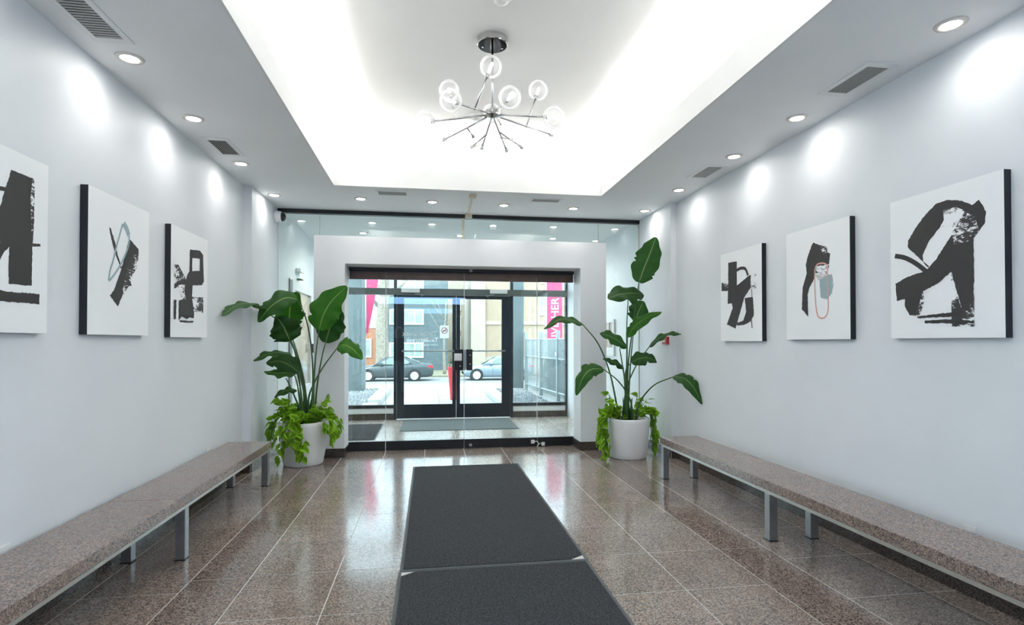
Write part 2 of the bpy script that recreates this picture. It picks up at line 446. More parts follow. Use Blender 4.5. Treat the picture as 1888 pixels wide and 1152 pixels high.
def text_mesh(name, body, size, mat, parent, loc, rot, thick=0.001, align='LEFT', font_scale_x=1.0):
    cu = bpy.data.curves.new(name, 'FONT'); cu.body = body; cu.size = size; cu.extrude = thick / 2; cu.align_x = align; cu.offset = size * 0.012
    cu.resolution_u = 3
    t = bpy.data.objects.new(name, cu); link(t)
    dg = bpy.context.evaluated_depsgraph_get(); dg.update()
    me = bpy.data.meshes.new_from_object(t.evaluated_get(dg))
    bpy.data.objects.remove(t); bpy.data.curves.remove(cu)
    me.name = name; me.materials.clear(); me.materials.append(mat)
    o = bpy.data.objects.new(name, me); link(o)
    o.parent = parent
    o.location = Vector(loc) - ORG[parent.name]; o.rotation_euler = rot; o.scale = (font_scale_x, 1, 1)
    ORG[o.name] = ORG[parent.name]
    return o

# ================================================================== SETTING
# ---- floor with separate granite tiles
fl = bbox('floor', XL - 0.2, XR + 0.2, BY - 0.2, FY + 0.1, -0.12, -0.0015, M['grout'])
tag(fl, 'polished brown granite tiled lobby floor', None, None, 'structure')
TILE_MESH = {}
def tile(x0, x1, y0, y1, mat, parent=fl, gap=0.0065, z=0.0):
    w, d = round(x1 - x0 - gap, 3), round(y1 - y0 - gap, 3)
    if w < 0.02 or d < 0.02: return
    key = (w, d, mat.name)
    if key not in TILE_MESH:
        bm = bmesh.new(); box(bm, -w / 2, w / 2, -d / 2, d / 2, -0.012, 0.0)
        me = bpy.data.meshes.new('tile'); bm.to_mesh(me); bm.free(); me.materials.append(mat)
        TILE_MESH[key] = me
    o = bpy.data.objects.new('tile', TILE_MESH[key]); link(o)
    o.parent = parent
    o.location = ((x0 + x1) / 2, (y0 + y1) / 2, z)

def rows(first, pitch, lo, hi):
    k = math.floor((lo - first) / pitch)
    ys = [lo]
    while first + k * pitch < hi:
        if first + k * pitch > lo + 0.03: ys.append(first + k * pitch)
        k += 1
    ys.append(hi)
    return list(zip(ys[:-1], ys[1:]))
CX = [-1.085, -0.568, -0.053, 0.462, 0.977, 1.493, 2.003]
for x0, x1 in zip(CX[:-1], CX[1:]):
    for y0, y1 in rows(3.655, 0.578, BY, D): tile(x0, x1, y0, y1, M['tile'])
for x0, x1 in ((-1.431, -1.085), (2.003, 2.349)):
    for y0, y1 in rows(3.64, 1.156, BY, D): tile(x0, x1, y0, y1, M['band_tile'])
for x0, x1, f0 in ((-2.05, -1.946, 3.47), (-1.946, -1.431, 3.47), (2.349, 2.864, 3.42), (2.864, 3.059, 3.42)):
    for y0, y1 in rows(f0, 0.578, BY, D): tile(x0, x1, y0, y1, M['tile'])
VX = [-1.97, -1.40, -0.80, -0.20, 0.40, 1.0, 1.6, 2.2, 2.98]
for x0, x1 in zip(VX[:-1], VX[1:]):
    for y0, y1 in rows(8.45, 0.62, D, FY): tile(x0, x1, y0, y1, M['vest_tile'])

# ---- side walls with their pilasters
def wall_with_window(name, x0, x1):
    bm = bmesh.new()          # side wall with one tall window behind the camera
    box(bm, x0, x1, WY1, D + 0.012, 0, ZC); box(bm, x0, x1, BY - 0.2, WY0, 0, ZC)
    box(bm, x0, x1, WY0, WY1, 0, WZ0); box(bm, x0, x1, WY0, WY1, WZ1, ZC)
    return finish(bm, name, M['wall'])
WY0, WY1, WZ0, WZ1 = -2.9, 1.0, 0.45, 2.85
wl = wall_with_window('wall_left', XL - 0.2, XL)
tag(wl, 'pale painted lobby wall hung with the blue-grey loop painting', kind='structure')
bbox('pilaster', XL, PXL, PY, D - 0.012, 0, ZC, M['wall'], wl)
wr = wall_with_window('wall_right', XR, XR + 0.2)
tag(wr, 'pale painted lobby wall hung with the pink loop painting', kind='structure')
bbox('pilaster', PXR, XR, PY + 0.02, D - 0.012, 0, ZC, M['wall'], wr)
wb = bbox('wall_back', XL, XR, BY - 0.2, BY, 0, ZC, M['stone_wall'])
tag(wb, 'dark slate clad rear wall of the lobby', kind='structure')
vl = bbox('wall_vestibule_left', -2.25, -1.97, D + 0.02, FY + 0.1, 0, ZC, M['white_paint'])
tag(vl, 'white vestibule wall holding the white framed glazed door', kind='structure')
vr = bbox('wall_vestibule_right', 2.98, 3.26, D + 0.02, FY + 0.1, 0, ZC, M['white_paint'])
tag(vr, 'white vestibule wall with a small white window frame', kind='structure')
bbox('pier', 2.675, 2.98, 9.95, FY - 0.03, 0, ZC, M['white_paint'], vr)

for k, (xa, xb, lab) in enumerate(((XL - 0.14, XL - 0.06, 'blue-grey'), (XR + 0.06, XR + 0.14, 'pink'))):
    w = thing('window_%d' % (8 + k), ((xa + xb) / 2, -0.95, WZ0), 'tall daylight window in the rear bay of the wall with the %s loop painting' % lab, kind='structure')
    for y0, y1, z0, z1 in ((WY0, WY0 + 0.06, WZ0, WZ1), (WY1 - 0.06, WY1, WZ0, WZ1), (WY0, WY1, WZ0, WZ0 + 0.06), (WY0, WY1, WZ1 - 0.06, WZ1), (-1.63, -1.57, WZ0, WZ1), (-0.33, -0.27, WZ0, WZ1)):
        bbox('frame_bar', xa, xb, y0, y1, z0, z1, M['black_frame'], w)
    for y0, y1 in ((WY0 + 0.06, -1.63), (-1.57, -0.33), (-0.27, WY1 - 0.06)):
        bbox('pane', (xa + xb) / 2 - 0.004, (xa + xb) / 2 + 0.004, y0, y1, WZ0 + 0.06, WZ1 - 0.06, M['outer_glass'], w)
for xa, xb, lab in ((-14, XL - 0.2, 'blue-grey'), (XR + 0.2, 16, 'pink')):
    g_ = bbox('side_yard', xa, xb, -10, 10.7, -0.3, -0.08, M['concrete']); tag(g_, 'concrete yard outside the window in the %s loop painting wall' % lab, kind='structure')

# ---- skirting, stone by stone
def skirting(name, runs, h=0.115):
    root = thing(name, (0, 0, 0), 'row of dark granite skirting stones at the foot of the wall', None, None, 'structure')
    for ax, fixed, a, b, sgn in runs:
        n = max(1, round(abs(b - a) / 0.6)); L_ = (b - a) / n
        for i in range(n):
            p, q = a + i * L_ + 0.0015, a + (i + 1) * L_ - 0.0015
            bm = bmesh.new()
            if ax == 'Y': box(bm, min(fixed, fixed + sgn * 0.014), max(fixed, fixed + sgn * 0.014), p, q, 0.0005, h, 0.002)
            else: box(bm, p, q, min(fixed, fixed + sgn * 0.014), max(fixed, fixed + sgn * 0.014), 0.0005, h, 0.002)
            finish(bm, 'skirting_stone', M['base_tile'], root)
    return root
skirting('baseboard_left', [('Y', XL, BY, PY, 1), ('X', PY, XL, PXL, -1), ('Y', PXL, PY, D - 0.014, 1)])
skirting('baseboard_right', [('Y', XR, BY, PY + 0.02, -1), ('X', PY + 0.02, PXR, XR, -1), ('Y', PXR, PY + 0.02, D - 0.014, -1)])
skirting('baseboard_front', [('X', 7.22, -1.444, -1.041, -1), ('Y', -1.055, 7.22, 7.55, 1), ('X', 7.22, 1.993, 2.379, -1), ('Y', 2.007, 7.22, 7.55, -1)])

# ---- white entrance surround that stands proud of the glass
bm = bmesh.new()
prof = [(-1.43, 0), (-1.055, 0), (-1.055, 2.44), (2.007, 2.44), (2.007, 0), (2.365, 0), (2.365, 2.79), (-1.43, 2.79)]
vv = [bm.verts.new((x, 7.22, z)) for x, z in prof]
f = bm.faces.new(vv)
ex = bmesh.ops.extrude_face_region(bm, geom=[f])
bmesh.ops.translate(bm, verts=[v for v in ex['geom'] if isinstance(v, bmesh.types.BMVert)], vec=(0, 0.36, 0))
ws = finish(bm, 'wall_front', M['white_paint'])
tag(ws, 'white box surround framing the glass entrance doors', kind='structure')

# ---- ceiling: soffit ring, fascia, raised tray
bm = bmesh.new()
box(bm, XL - 0.2, TX0 - 0.02, BY - 0.2, D + 0.012, ZC, ZC + 0.05)
box(bm, TX1 + 0.02, XR + 0.2, BY - 0.2, D + 0.012, ZC, ZC + 0.05)
box(bm, TX0 - 0.02, TX1 + 0.02, TY1 + 0.02, D + 0.012, ZC, ZC + 0.05)
box(bm, TX0 - 0.02, TX1 + 0.02, BY - 0.2, TY0 - 0.02, ZC, ZC + 0.05)
box(bm, XL - 0.2, XR + 0.2, D + 0.012, FY + 0.1, ZC, ZC + 0.05)
cl = finish(bm, 'ceiling', M['soffit'])
tag(cl, 'grey painted soffit running round the raised tray', kind='structure')
CV = 0.30
bm = bmesh.new()
box(bm, TX0 - CV, TX1 + CV, TY0 - CV, TY1 + CV, ZT, ZT + 0.06)
box(bm, TX0 - CV - 0.05, TX0 - CV, TY0 - CV, TY1 + CV, ZC + 0.05, ZT + 0.06)
box(bm, TX1 + CV, TX1 + CV + 0.05, TY0 - CV, TY1 + CV, ZC + 0.05, ZT + 0.06)
box(bm, TX0 - CV - 0.05, TX1 + CV + 0.05, TY0 - CV - 0.05, TY0 - CV, ZC + 0.05, ZT + 0.06)
box(bm, TX0 - CV - 0.05, TX1 + CV + 0.05, TY1 + CV, TY1 + CV + 0.05, ZC + 0.05, ZT + 0.06)
ct = finish(bm, 'ceiling', M['tray'])
tag(ct, 'white raised tray ceiling lit from hidden coves', kind='structure')
fa = thing('trim_1', (0, 0, 0), 'white upstand fascia around the ceiling tray', kind='structure')
for a in ((TX0 - 0.02, TX0, TY0, TY1), (TX1, TX1 + 0.02, TY0, TY1), (TX0 - 0.02, TX1 + 0.02, TY1, TY1 + 0.02), (TX0 - 0.02, TX1 + 0.02, TY0 - 0.02, TY0)):
    bbox('fascia_board', *a, ZC - 0.001, ZF, M['tray'], fa)

# ---- glass wall, sidelights and door leaves
def pane(parent, x0, x1, z0, z1, y=D, mat=None, t=0.012, name='glass_pane'):
    return bbox(name, x0, x1, y, y + t, z0, z1, mat or M['glass'], parent)
w1 = thing('window_1', (0, D, 0), 'frameless glass wall rising beside and above the white door surround', kind='structure')
for x0, x1, z0 in ((PXL + 0.002, -1.436, 0.0), (-1.430, 0.470, 2.46), (0.476, 2.376, 2.46), (2.382, PXR - 0.002, 0.0)):
    pane(w1, x0, x1, z0, 3.142)
bbox('top_rail', PXL + 0.002, PXR - 0.002, D - 0.03, D + 0.045, 3.142, ZC - 0.001, M['black_frame'], w1)
for x, z0 in ((-1.433, 2.795), (0.473, 2.795), (2.379, 2.795), (-1.955, 0.0), (2.977, 0.0)):
    bbox('edge_highlight', x - 0.0028, x + 0.0028, D - 0.002, D + 0.014, z0, 3.142, M['cream_plastic'], w1)  # pale strips standing in for the highlights along the glass edges
tr = bbox('trim_2', -1.053, 2.005, D - 0.05, D + 0.06, 2.398, 2.44, M['black_frame'])
tag(tr, 'black header bar above the bronze door rails', kind='structure')
def leaf_unit(name, x0, x1, label, lettering=False):
    r = thing(name, ((x0 + x1) / 2, D, 0), label, kind='structure')
    pane(r, x0, x1, 0.12, 2.29)
    bbox('top_rail', x0, x1, D - 0.02, D + 0.032, 2.287, 2.397, M['bronze'], r, 0.003)
    bbox('bottom_rail', x0, x1, D - 0.02, D + 0.032, 0.004, 0.125, M['black_frame'], r, 0.003)
    return r
w2 = leaf_unit('window_2', -1.053, -0.578, 'fixed glass sidelight with bronze top rail beside the big-leaf plant that trails over its pot front')
w3 = leaf_unit('window_3', 1.492, 2.005, 'fixed glass sidelight with bronze top rail above the white door contact blocks')
d1 = leaf_unit('door_1', -0.572, 0.470, 'clear glass entrance door leaf bearing white lettering')
d2 = leaf_unit('door_2', 0.478, 1.486, 'clear glass entrance door leaf without lettering')
for pr, x in ((w2, -0.575), (d2, 0.474), (w3, 1.489)):
    bbox('edge_highlight', x - 0.003, x + 0.003, D - 0.004, D + 0.016, 0.0 if x > 0.4 and x < 0.5 else 0.125, 2.397, M['white_plastic'], pr)  # white strips in place of bright glints at the pane joints
# lock plates on the meeting stiles
lk = bbox('lock_plate', 0.335, 0.462, D - 0.032, D - 0.001, 1.062, 1.350, M['black_frame'], d1, 0.003)
bbox('card_reader', 0.338, 0.440, D - 0.050, D - 0.0325, 1.195, 1.295, M['white_plastic'], lk, 0.004)
for zz in (1.12,):
    bm = bmesh.new(); lathe(bm, (0.415, D - 0.032, zz), [(0.012, 0), (0.012, -0.006), (0.006, -0.01)], 14, 'Y'); finish(bm, 'lock_cylinder', M['steel'], lk)
lk2 = bbox('lock_plate', 0.500, 0.585, D - 0.032, D - 0.001, 1.062, 1.350, M['black_frame'], d2, 0.003)
bbox('strike_bar', 0.466, 0.496, D - 0.036, D - 0.006, 1.066, 1.346, M['steel'], d2, 0.003)
for zz in (1.15, 1.27):
    bm = bmesh.new(); lathe(bm, (0.552, D - 0.032, zz), [(0.009, 0), (0.009, -0.005), (0.004, -0.008)], 12, 'Y'); finish(bm, 'screw', M['steel'], lk2)
for x, z in ((0.56, 0.045), (0.56, 2.425)):
    bm = bmesh.new(); lathe(bm, (x, D - 0.0205 if z < 1 else D - 0.0505, z), [(0.022, 0), (0.022, -0.006), (0.012, -0.010)], 18, 'Y'); finish(bm, 'pivot_cap', M['steel'], d2)
TXT = (R(90), 0, R(180))
text_mesh('lettering', 'Timbercreek', 0.088, M['decal'], d1, (0.107, D + 0.0135, 1.535), TXT)
text_mesh('lettering', 'COMMUNITIES', 0.042, M['decal'], d1, (0.107, D + 0.0135, 1.475), TXT)
# small contact blocks with a looped cable at the foot of the sidelight
dc = thing('door_contact', (1.49, D - 0.03, 0.05), 'pair of white door contact blocks joined by a short cable', 'door sensor')
bbox('contact_block', 1.395, 1.447, D - 0.045, D - 0.0205, 0.045, 0.095, M['white_plastic'], dc, 0.004)
bbox('contact_block', 1.545, 1.592, D - 0.045, D - 0.0205, 0.012, 0.060, M['white_plastic'], dc, 0.004)
bm = bmesh.new(); tube(bm, catmull([(1.447, D - 0.035, 0.07), (1.480, D - 0.05, 0.075), (1.497, D - 0.06, 0.045), (1.475, D - 0.075, 0.008)], 14), 0.006, 6); finish(bm, 'cable', M['white_plastic'], dc, True)
bm = bmesh.new(); tube(bm, catmull([(1.545, D - 0.035, 0.04), (1.52, D - 0.05, 0.045), (1.495, D - 0.06, 0.03)], 8), 0.006, 6); finish(bm, 'cable', M['white_plastic'], dc, True)

# ---- outer facade: doors, sidelights, transom
fc = thing('trim_3', (0, FY, 0), 'grey metal framework of the outer entrance front', kind='structure')
bbox('header', -1.97, 2.675, FY - 0.06, FY + 0.06, 2.335, 2.455, M['grey_frame'], fc)
bbox('head_rail', -1.97, 2.675, FY - 0.05, FY + 0.05, 3.10, ZC, M['grey_frame'], fc)
for x0, x1 in ((-0.655, -0.60), (1.545, 1.60), (-1.97, -1.93), (2.635, 2.675)):
    bbox('mullion', x0, x1, FY - 0.05, FY + 0.05, 0.0, 3.10, M['dark_blue_frame'], fc)
for k, (x0, x1) in enumerate(((-1.93, -0.655), (1.60, 2.635))):
    w = thing('window_%d' % (4 + k), ((x0 + x1) / 2, FY, 0), 'outer glazed sidelight above a low stone and metal base, beside the ' + ('grey pier' if k == 0 else 'bar fence'), kind='structure')
    pane(w, x0, x1, 0.27, 2.335, FY, M['outer_glass'])
    bbox('sill_rail', x0, x1, FY - 0.04, FY + 0.05, 0.215, 0.275, M['black_frame'], w)
    bbox('base_panel', x0, x1, FY - 0.03, FY + 0.05, 0.115, 0.214, M['white_paint'], w)
    n = 3
    for i in range(n):
        bbox('base_stone', x0 + (x1 - x0) * i / n + 0.002, x0 + (x1 - x0) * (i + 1) / n - 0.002, FY - 0.045, FY + 0.05, 0.001, 0.114, M['base_tile'], w)
w6 = thing('window_6', (0.5, FY, 2.46), 'transom glazing above the outer doors', kind='structure')
for x0, x1 in ((-1.93, -0.655), (-0.60, 1.545), (1.60, 2.635)):
    pane(w6, x0, x1, 2.456, 3.10, FY, M['outer_glass'])
def outer_door(name, x0, x1, hinge_left, label):
    r = thing(name, ((x0 + x1) / 2, FY, 0), label, kind='structure')
    sl, sr = (0.13, 0.07) if hinge_left else (0.07, 0.16)
    y0, y1 = FY - 0.025, FY + 0.025
    bbox('stile', x0, x0 + sl, y0, y1, 0.012, 2.33, M['dark_blue_frame'], r, 0.003)
    bbox('stile', x1 - sr, x1, y0, y1, 0.012, 2.33, M['dark_blue_frame'], r, 0.003)
    bbox('bottom_rail', x0 + sl, x1 - sr, y0, y1, 0.012, 0.275, M['dark_blue_frame'], r)
    bbox('top_rail', x0 + sl, x1 - sr, y0, y1, 2.27, 2.33, M['dark_blue_frame'], r)
    pane(r, x0 + sl, x1 - sr, 0.275, 2.27, FY - 0.006, M['outer_glass'])
    a, b = (x0 + 0.09, x1 - 0.01) if hinge_left else (x0 + 0.01, x1 - 0.10)
    bm = bmesh.new(); tube(bm, [(a, FY - 0.085, 1.28), (b, FY - 0.085, 1.28)], 0.014, 10)
    tube(bm, [(a + 0.02, FY - 0.085, 1.28), (a + 0.02, FY - 0.02, 1.28)], 0.010, 8); tube(bm, [(b - 0.02, FY - 0.085, 1.28), (b - 0.02, FY - 0.02, 1.28)], 0.010, 8)
    finish(bm, 'push_bar', M['steel'], r, True)
    return r
d3 = outer_door('door_3', -0.597, 0.506, True, 'dark framed outer door leaf carrying lettering and a no-smoking sign')
d4 = outer_door('door_4', 0.512, 1.542, False, 'dark framed outer door leaf in front of the silver car')
text_mesh('lettering', 'Timbercreek', 0.115, M['decal'], d3, (0.170, FY + 0.008, 1.453), TXT)
text_mesh('lettering', 'COMMUNITIES', 0.055, M['decal'], d3, (0.170, FY + 0.008, 1.375), TXT)
sg = bbox('no_smoking_sign', 0.20, 0.37, FY - 0.0085, FY - 0.0065, 1.52, 1.765, M['decal'], d3)
bm = bmesh.new()
for k in range(24):
    a0, a1 = 2 * math.pi * k / 24, 2 * math.pi * (k + 1) / 24
    q = [(0.285 + r_ * math.cos(a), FY - 0.0092, 1.665 + r_ * math.sin(a)) for r_, a in ((0.062, a0), (0.062, a1), (0.050, a1), (0.050, a0))]
    bm.faces.new([bm.verts.new(p) for p in q])
q = [(0.285 + math.cos(a) * s_ + math.cos(a + 1.5708) * t_, FY - 0.0094, 1.665 + math.sin(a) * s_ + math.sin(a + 1.5708) * t_) for a, s_, t_ in ((0.785, -0.055, -0.006), (0.785, 0.055, -0.006), (0.785, 0.055, 0.006), (0.785, -0.055, 0.006))]
bm.faces.new([bm.verts.new(p) for p in q])
finish(bm, 'prohibition_ring', M['red_plastic'], sg)
bbox('cigarette', 0.250, 0.320, FY - 0.0091, FY - 0.0086, 1.655, 1.668, M['dark_plastic'], sg)
for x0, x1, s_, dd in ((-0.517, -0.177, 1, d3), (1.145, 1.480, -1, d4)):
    c_ = bbox('door_closer', x0, x1, FY - 0.12, FY - 0.0605, 2.375, 2.450, M['vent_metal'], dd, 0.006)
    bm = bmesh.new(); xm = x0 + 0.26 if s_ > 0 else x1 - 0.26
    tube(bm, [(xm, FY - 0.10, 2.374), (xm, FY - 0.10, 2.35), (xm - 0.16 * s_ * -1, FY - 0.07, 2.33), (xm + 0.10 * s_, FY - 0.035, 2.315)], 0.009, 6); finish(bm, 'closer_arm', M['steel'], c_)

# ---- white framed door and small window frame inside the vestibule
vd = thing('door_5', (-1.97, 8.9, 0.57), 'white framed glazed panel door in the vestibule side wall', kind='structure')
x0 = -1.969
for y0, y1, z0, z1 in ((8.25, 8.40, 0.57, 2.34), (9.50, 9.66, 0.57, 2.34), (8.40, 9.50, 2.20, 2.34), (8.40, 9.50, 0.57, 0.78)):
    bbox('door_frame', x0, x0 + 0.05, y0, y1, z0, z1, M['white_paint'], vd, 0.003)
bbox('door_glass', x0 + 0.01, x0 + 0.02, 8.40, 9.50, 0.78, 2.20, M['door_glass'], vd)
bbox('edge_strip', x0, x0 + 0.012, 8.235, 8.249, 0.57, 2.36, M['grey_frame'], vd)
bbox('handle', x0 + 0.05, x0 + 0.09, 9.55, 9.58, 1.27, 1.42, M['dark_plastic'], vd, 0.005)
es = thing('exit_light', (-1.97, 8.8, 2.4), 'small clear boxed emergency light above the white framed door', 'emergency light')
bbox('housing', -1.969, -1.90, 8.63, 8.90, 2.50, 2.55, M['vent_metal'], es, 0.004)
bbox('lens', -1.969, -1.91, 8.65, 8.88, 2.40, 2.498, M['outer_glass'], es)
bbox('lamp_base', -1.969, -1.90, 8.70, 8.83, 2.385, 2.40, M['evergreen'], es)
vw = thing('window_7', (2.98, 8.87, 1.2), 'small white framed window beside the tall plant with one leaf held high', kind='structure')
for y0, y1, z0, z1 in ((8.62, 8.67, 1.22, 1.82), (9.06, 9.11, 1.22, 1.82), (8.67, 9.06, 1.77, 1.82), (8.67, 9.06, 1.22, 1.36), (8.67, 9.06, 1.56, 1.585), (8.855, 8.875, 1.36, 1.77)):
    bbox('frame_bar', 2.945, 2.979, y0, y1, z0, z1, M['white_paint'], vw, 0.002)
bbox('pane', 2.962, 2.970, 8.67, 9.06, 1.36, 1.77, M['door_glass'], vw)

# ================================================================== THINGS
# ---- cove lighting strips lying on the ledge behind the fascia
for x0, x1, y0, y1, lab in ((TX0 - 0.20, TX0 - 0.15, TY0, TY1, 'above the blue-grey loop painting bench'), (TX1 + 0.15, TX1 + 0.20, TY0, TY1, 'above the pink loop painting bench'),
                       (TX0, TX1, TY1 + 0.15, TY1 + 0.20, 'on the door side of the tray'), (TX0, TX1, TY0 - 0.20, TY0 - 0.15, 'on the rear side of the tray')):
    t = thing('cove_light', ((x0 + x1) / 2, (y0 + y1) / 2, ZC + 0.0505), 'white cove lighting strip hidden behind the tray fascia ' + lab, 'cove light', 'cove lights of the ceiling tray')
    bbox('channel', x0 - 0.01, x1 + 0.01, y0, y1, ZC + 0.0505, ZC + 0.065, M['steel'], t)
    bbox('diffuser', x0, x1, y0, y1, ZC + 0.0655, ZC + 0.085, M['cove'], t)

# ---- recessed downlights
def downlight(x, y, label, group, r=0.062, power=SPOT_W):
    t = thing('downlight', (x, y, ZC), label, 'downlight', group)
    bm = bmesh.new()
    lathe(bm, (x, y, ZC), [(r * 0.80, -0.004), (r * 0.84, -0.009), (r * 1.22, -0.006), (r * 1.27, -0.0005), (r * 0.80, -0.0005)], 36)
    finish(bm, 'trim_ring', M['ring'], t, True)
    bm = bmesh.new(); lathe(bm, (x, y, ZC), [(r * 0.83, -0.0015), (r * 0.83, -0.005), (r * 0.6, -0.007), (0.001, -0.008)], 32)
    finish(bm, 'lens', M['lens'], t, True)
    ld = bpy.data.lights.new('downlight_lamp', 'SPOT')
    ld.energy = power; ld.spot_size = R(166); ld.spot_blend = 0.95; ld.shadow_soft_size = 0.05; ld.color = (1.0, 0.975, 0.94)
    lo = bpy.data.objects.new('downlight_lamp', ld); link(lo); lo.parent = t; lo.location = (0, 0, -0.02)
    return t
G1 = 'recessed downlights over the blue-grey loop painting wall'
ORD = ('first', 'second', 'third', 'fourth', 'fifth', 'sixth', 'seventh')
for k, y in enumerate((6.90, 5.727, 4.622, 3.693, 2.60, 1.45, 0.2)): downlight(-1.822, y, ORD[k] + ' recessed downlight from the glass wall, above the blue-grey loop painting wall', G1)
G2 = 'recessed downlights over the pink loop painting wall'
for k, y in enumerate((7.0, 5.986, 4.821, 3.919, 2.633, 1.45, 0.2)): downlight(2.828, y, ORD[k] + ' recessed downlight from the glass wall, above the pink loop painting wall', G2)
G3 = 'recessed downlights in front of the glass wall'
for k, (x, y) in enumerate(((-0.828, 6.923), (0.034, 6.953), (0.938, 6.984), (1.857, 7.021))): downlight(x, y, ORD[k] + ' recessed downlight over the doors counting from the dome camera', G3)

for k, x in enumerate((-1.05, 0.50, 2.05)): downlight(x, 9.1, ORD[k] + ' vestibule downlight counting from the white framed door', 'recessed downlights in the vestibule', power=SPOT_W * 12.0)
# ---- air vents
def vent(x0, x1, y0, y1, along, n, label, grid=0, mx=0.035, my=0.055):
    t = thing('air_vent', ((x0 + x1) / 2, (y0 + y1) / 2, ZC), label, 'vent', 'soffit air vents')
    bm = bmesh.new(); z0, z1 = ZC - 0.006, ZC - 0.0004
    box(bm, x0 - mx, x0, y0 - my, y1 + my, z0, z1); box(bm, x1, x1 + mx, y0 - my, y1 + my, z0, z1)
    box(bm, x0, x1, y0 - my, y0, z0, z1); box(bm, x0, x1, y1, y1 + my, z0, z1)
    finish(bm, 'frame', M['vent_metal'], t)
    bbox('shade_sheet', x0, x1, y0, y1, ZC - 0.0011, ZC - 0.0004, M['vent_dark'], t)  # flat dark sheet standing in for the shade behind the slats
    def slats(along, n):
        for i in range(n):
            a = (i + 0.5) / n
            bm = bmesh.new()
            if along == 'Y': obox(bm, (x0 + (x1 - x0) * a, (y0 + y1) / 2, ZC - 0.0052), (x1 - x0) / n * 0.5, y1 - y0, 0.002, Euler((0, R(18), 0)))
            else: obox(bm, ((x0 + x1) / 2, y0 + (y1 - y0) * a, ZC - 0.0052), x1 - x0, (y1 - y0) / n * 0.5, 0.002, Euler((R(-12), 0, 0)))
            finish(bm, 'slat', M['vent_slat'] if not grid else M['vent_slat'], t)
    slats(along, n)
    if grid: slats('X' if along == 'Y' else 'Y', grid)
vent(-1.885, -1.742, 3.08, 3.46, 'X', 15, 'long white soffit vent with many crosswise slats')
vent(-1.895, -1.745, 5.09, 5.455, 'Y', 8, 'white soffit vent with lengthwise slats above the small black letter-like painting')
vent(2.735, 2.884, 3.11, 3.47, 'Y', 9, 'white soffit vent with lengthwise slats above the pink loop painting')
vent(2.735, 2.888, 5.13, 5.48, 'Y', 9, 'white soffit vent with an egg-crate grid of slats', 10)
vent(-0.59, -0.27, 6.54, 6.68, 'X', 8, 'wide white vent over the glass doors, on the dome camera side', 0, 0.03, 0.03)
vent(1.25, 1.58, 6.61, 6.73, 'X', 8, 'wide white vent over the glass doors, on the red alarm box side', 0, 0.03, 0.03)

# ---- smoke detectors on the raised ceiling
for y, lab in ((5.72, 'white round smoke detector on the tray ceiling beyond the chandelier, towards the doors'), (3.70, 'white round smoke detector on the tray ceiling beside the chandelier canopy')):
    t = thing('smoke_detector', (0.478, y, ZT), lab, 'smoke detector', 'ceiling smoke detectors')
    bm = bmesh.new(); lathe(bm, (0.478, y, ZT), [(0.075, -0.0005), (0.075, -0.018), (0.06, -0.03)], 28); finish(bm, 'base', M['white_plastic'], t, True)
    bm = bmesh.new(); lathe(bm, (0.478, y, ZT), [(0.055, -0.0305), (0.05, -0.045), (0.02, -0.055)], 28); finish(bm, 'sensor', M['white_plastic'], t, True)
    bm = bmesh.new(); lathe(bm, (0.478, y, ZT), [(0.0605, -0.026), (0.058, -0.0304), (0.056, -0.0304)], 28); finish(bm, 'slot_ring', M['vent_slat'], t)

# ---- chandelier
HUB = Vector((0.481, 4.25, 3.212))
ch = thing('chandelier', (0.481, 4.25, ZT), 'chrome branching chandelier with clear glass globes hanging from the tray ceiling', 'chandelier')
bm = bmesh.new(); lathe(bm, (0.481, 4.25, ZT), [(0.118, -0.0005), (0.118, -0.045), (0.112, -0.05)], 40); cn = finish(bm, 'canopy', M['chrome'], ch)
bm = bmesh.new(); lathe(bm, (0.481, 4.25, ZT), [(0.1115, -0.0503), (0.1115, -0.053)], 40); finish(bm, 'canopy_plate', M['dark_chrome'], cn)
for s_ in (-1, 1):
    bm = bmesh.new(); lathe(bm, (0.481 + s_ * 0.075, 4.25, ZT), [(0.008, -0.053), (0.008, -0.07), (0.005, -0.075)], 12); finish(bm, 'cap_nut', M['chrome'], cn)
bm = bmesh.new(); tube(bm, [(0.481, 4.25, ZT - 0.05), (0.481, 4.25, HUB.z + 0.02)], 0.0085, 12); finish(bm, 'rod', M['chrome'], ch, True)
bm = bmesh.new(); lathe(bm, HUB, [(0.02, 0.035), (0.052, 0.03), (0.055, 0.0), (0.062, -0.006), (0.062, -0.012), (0.03, -0.022), (0.012, -0.03)], 32); finish(bm, 'hub', M['chrome'], ch)
GL = [(0.439, 3.98, 3.448), (0.15, 4.35, 3.421), (0.146, 3.9, 3.145), (0.559, 3.85, 3.173), (0.881, 4.45, 3.515), (-0.04, 4.15, 3.083), (0.922, 4.05, 3.137), (1.075, 4.6, 3.2),
      (0.06, 4.45, 3.037), (0.375, 4.65, 3.166), (0.332, 4.75, 3.102), (0.43, 4.7, 3.067), (0.721, 4.7, 3.189), (0.671, 4.72, 3.067), (0.833, 4.8, 3.145), (0.539, 4.8, 3.454)]
GR = 0.080
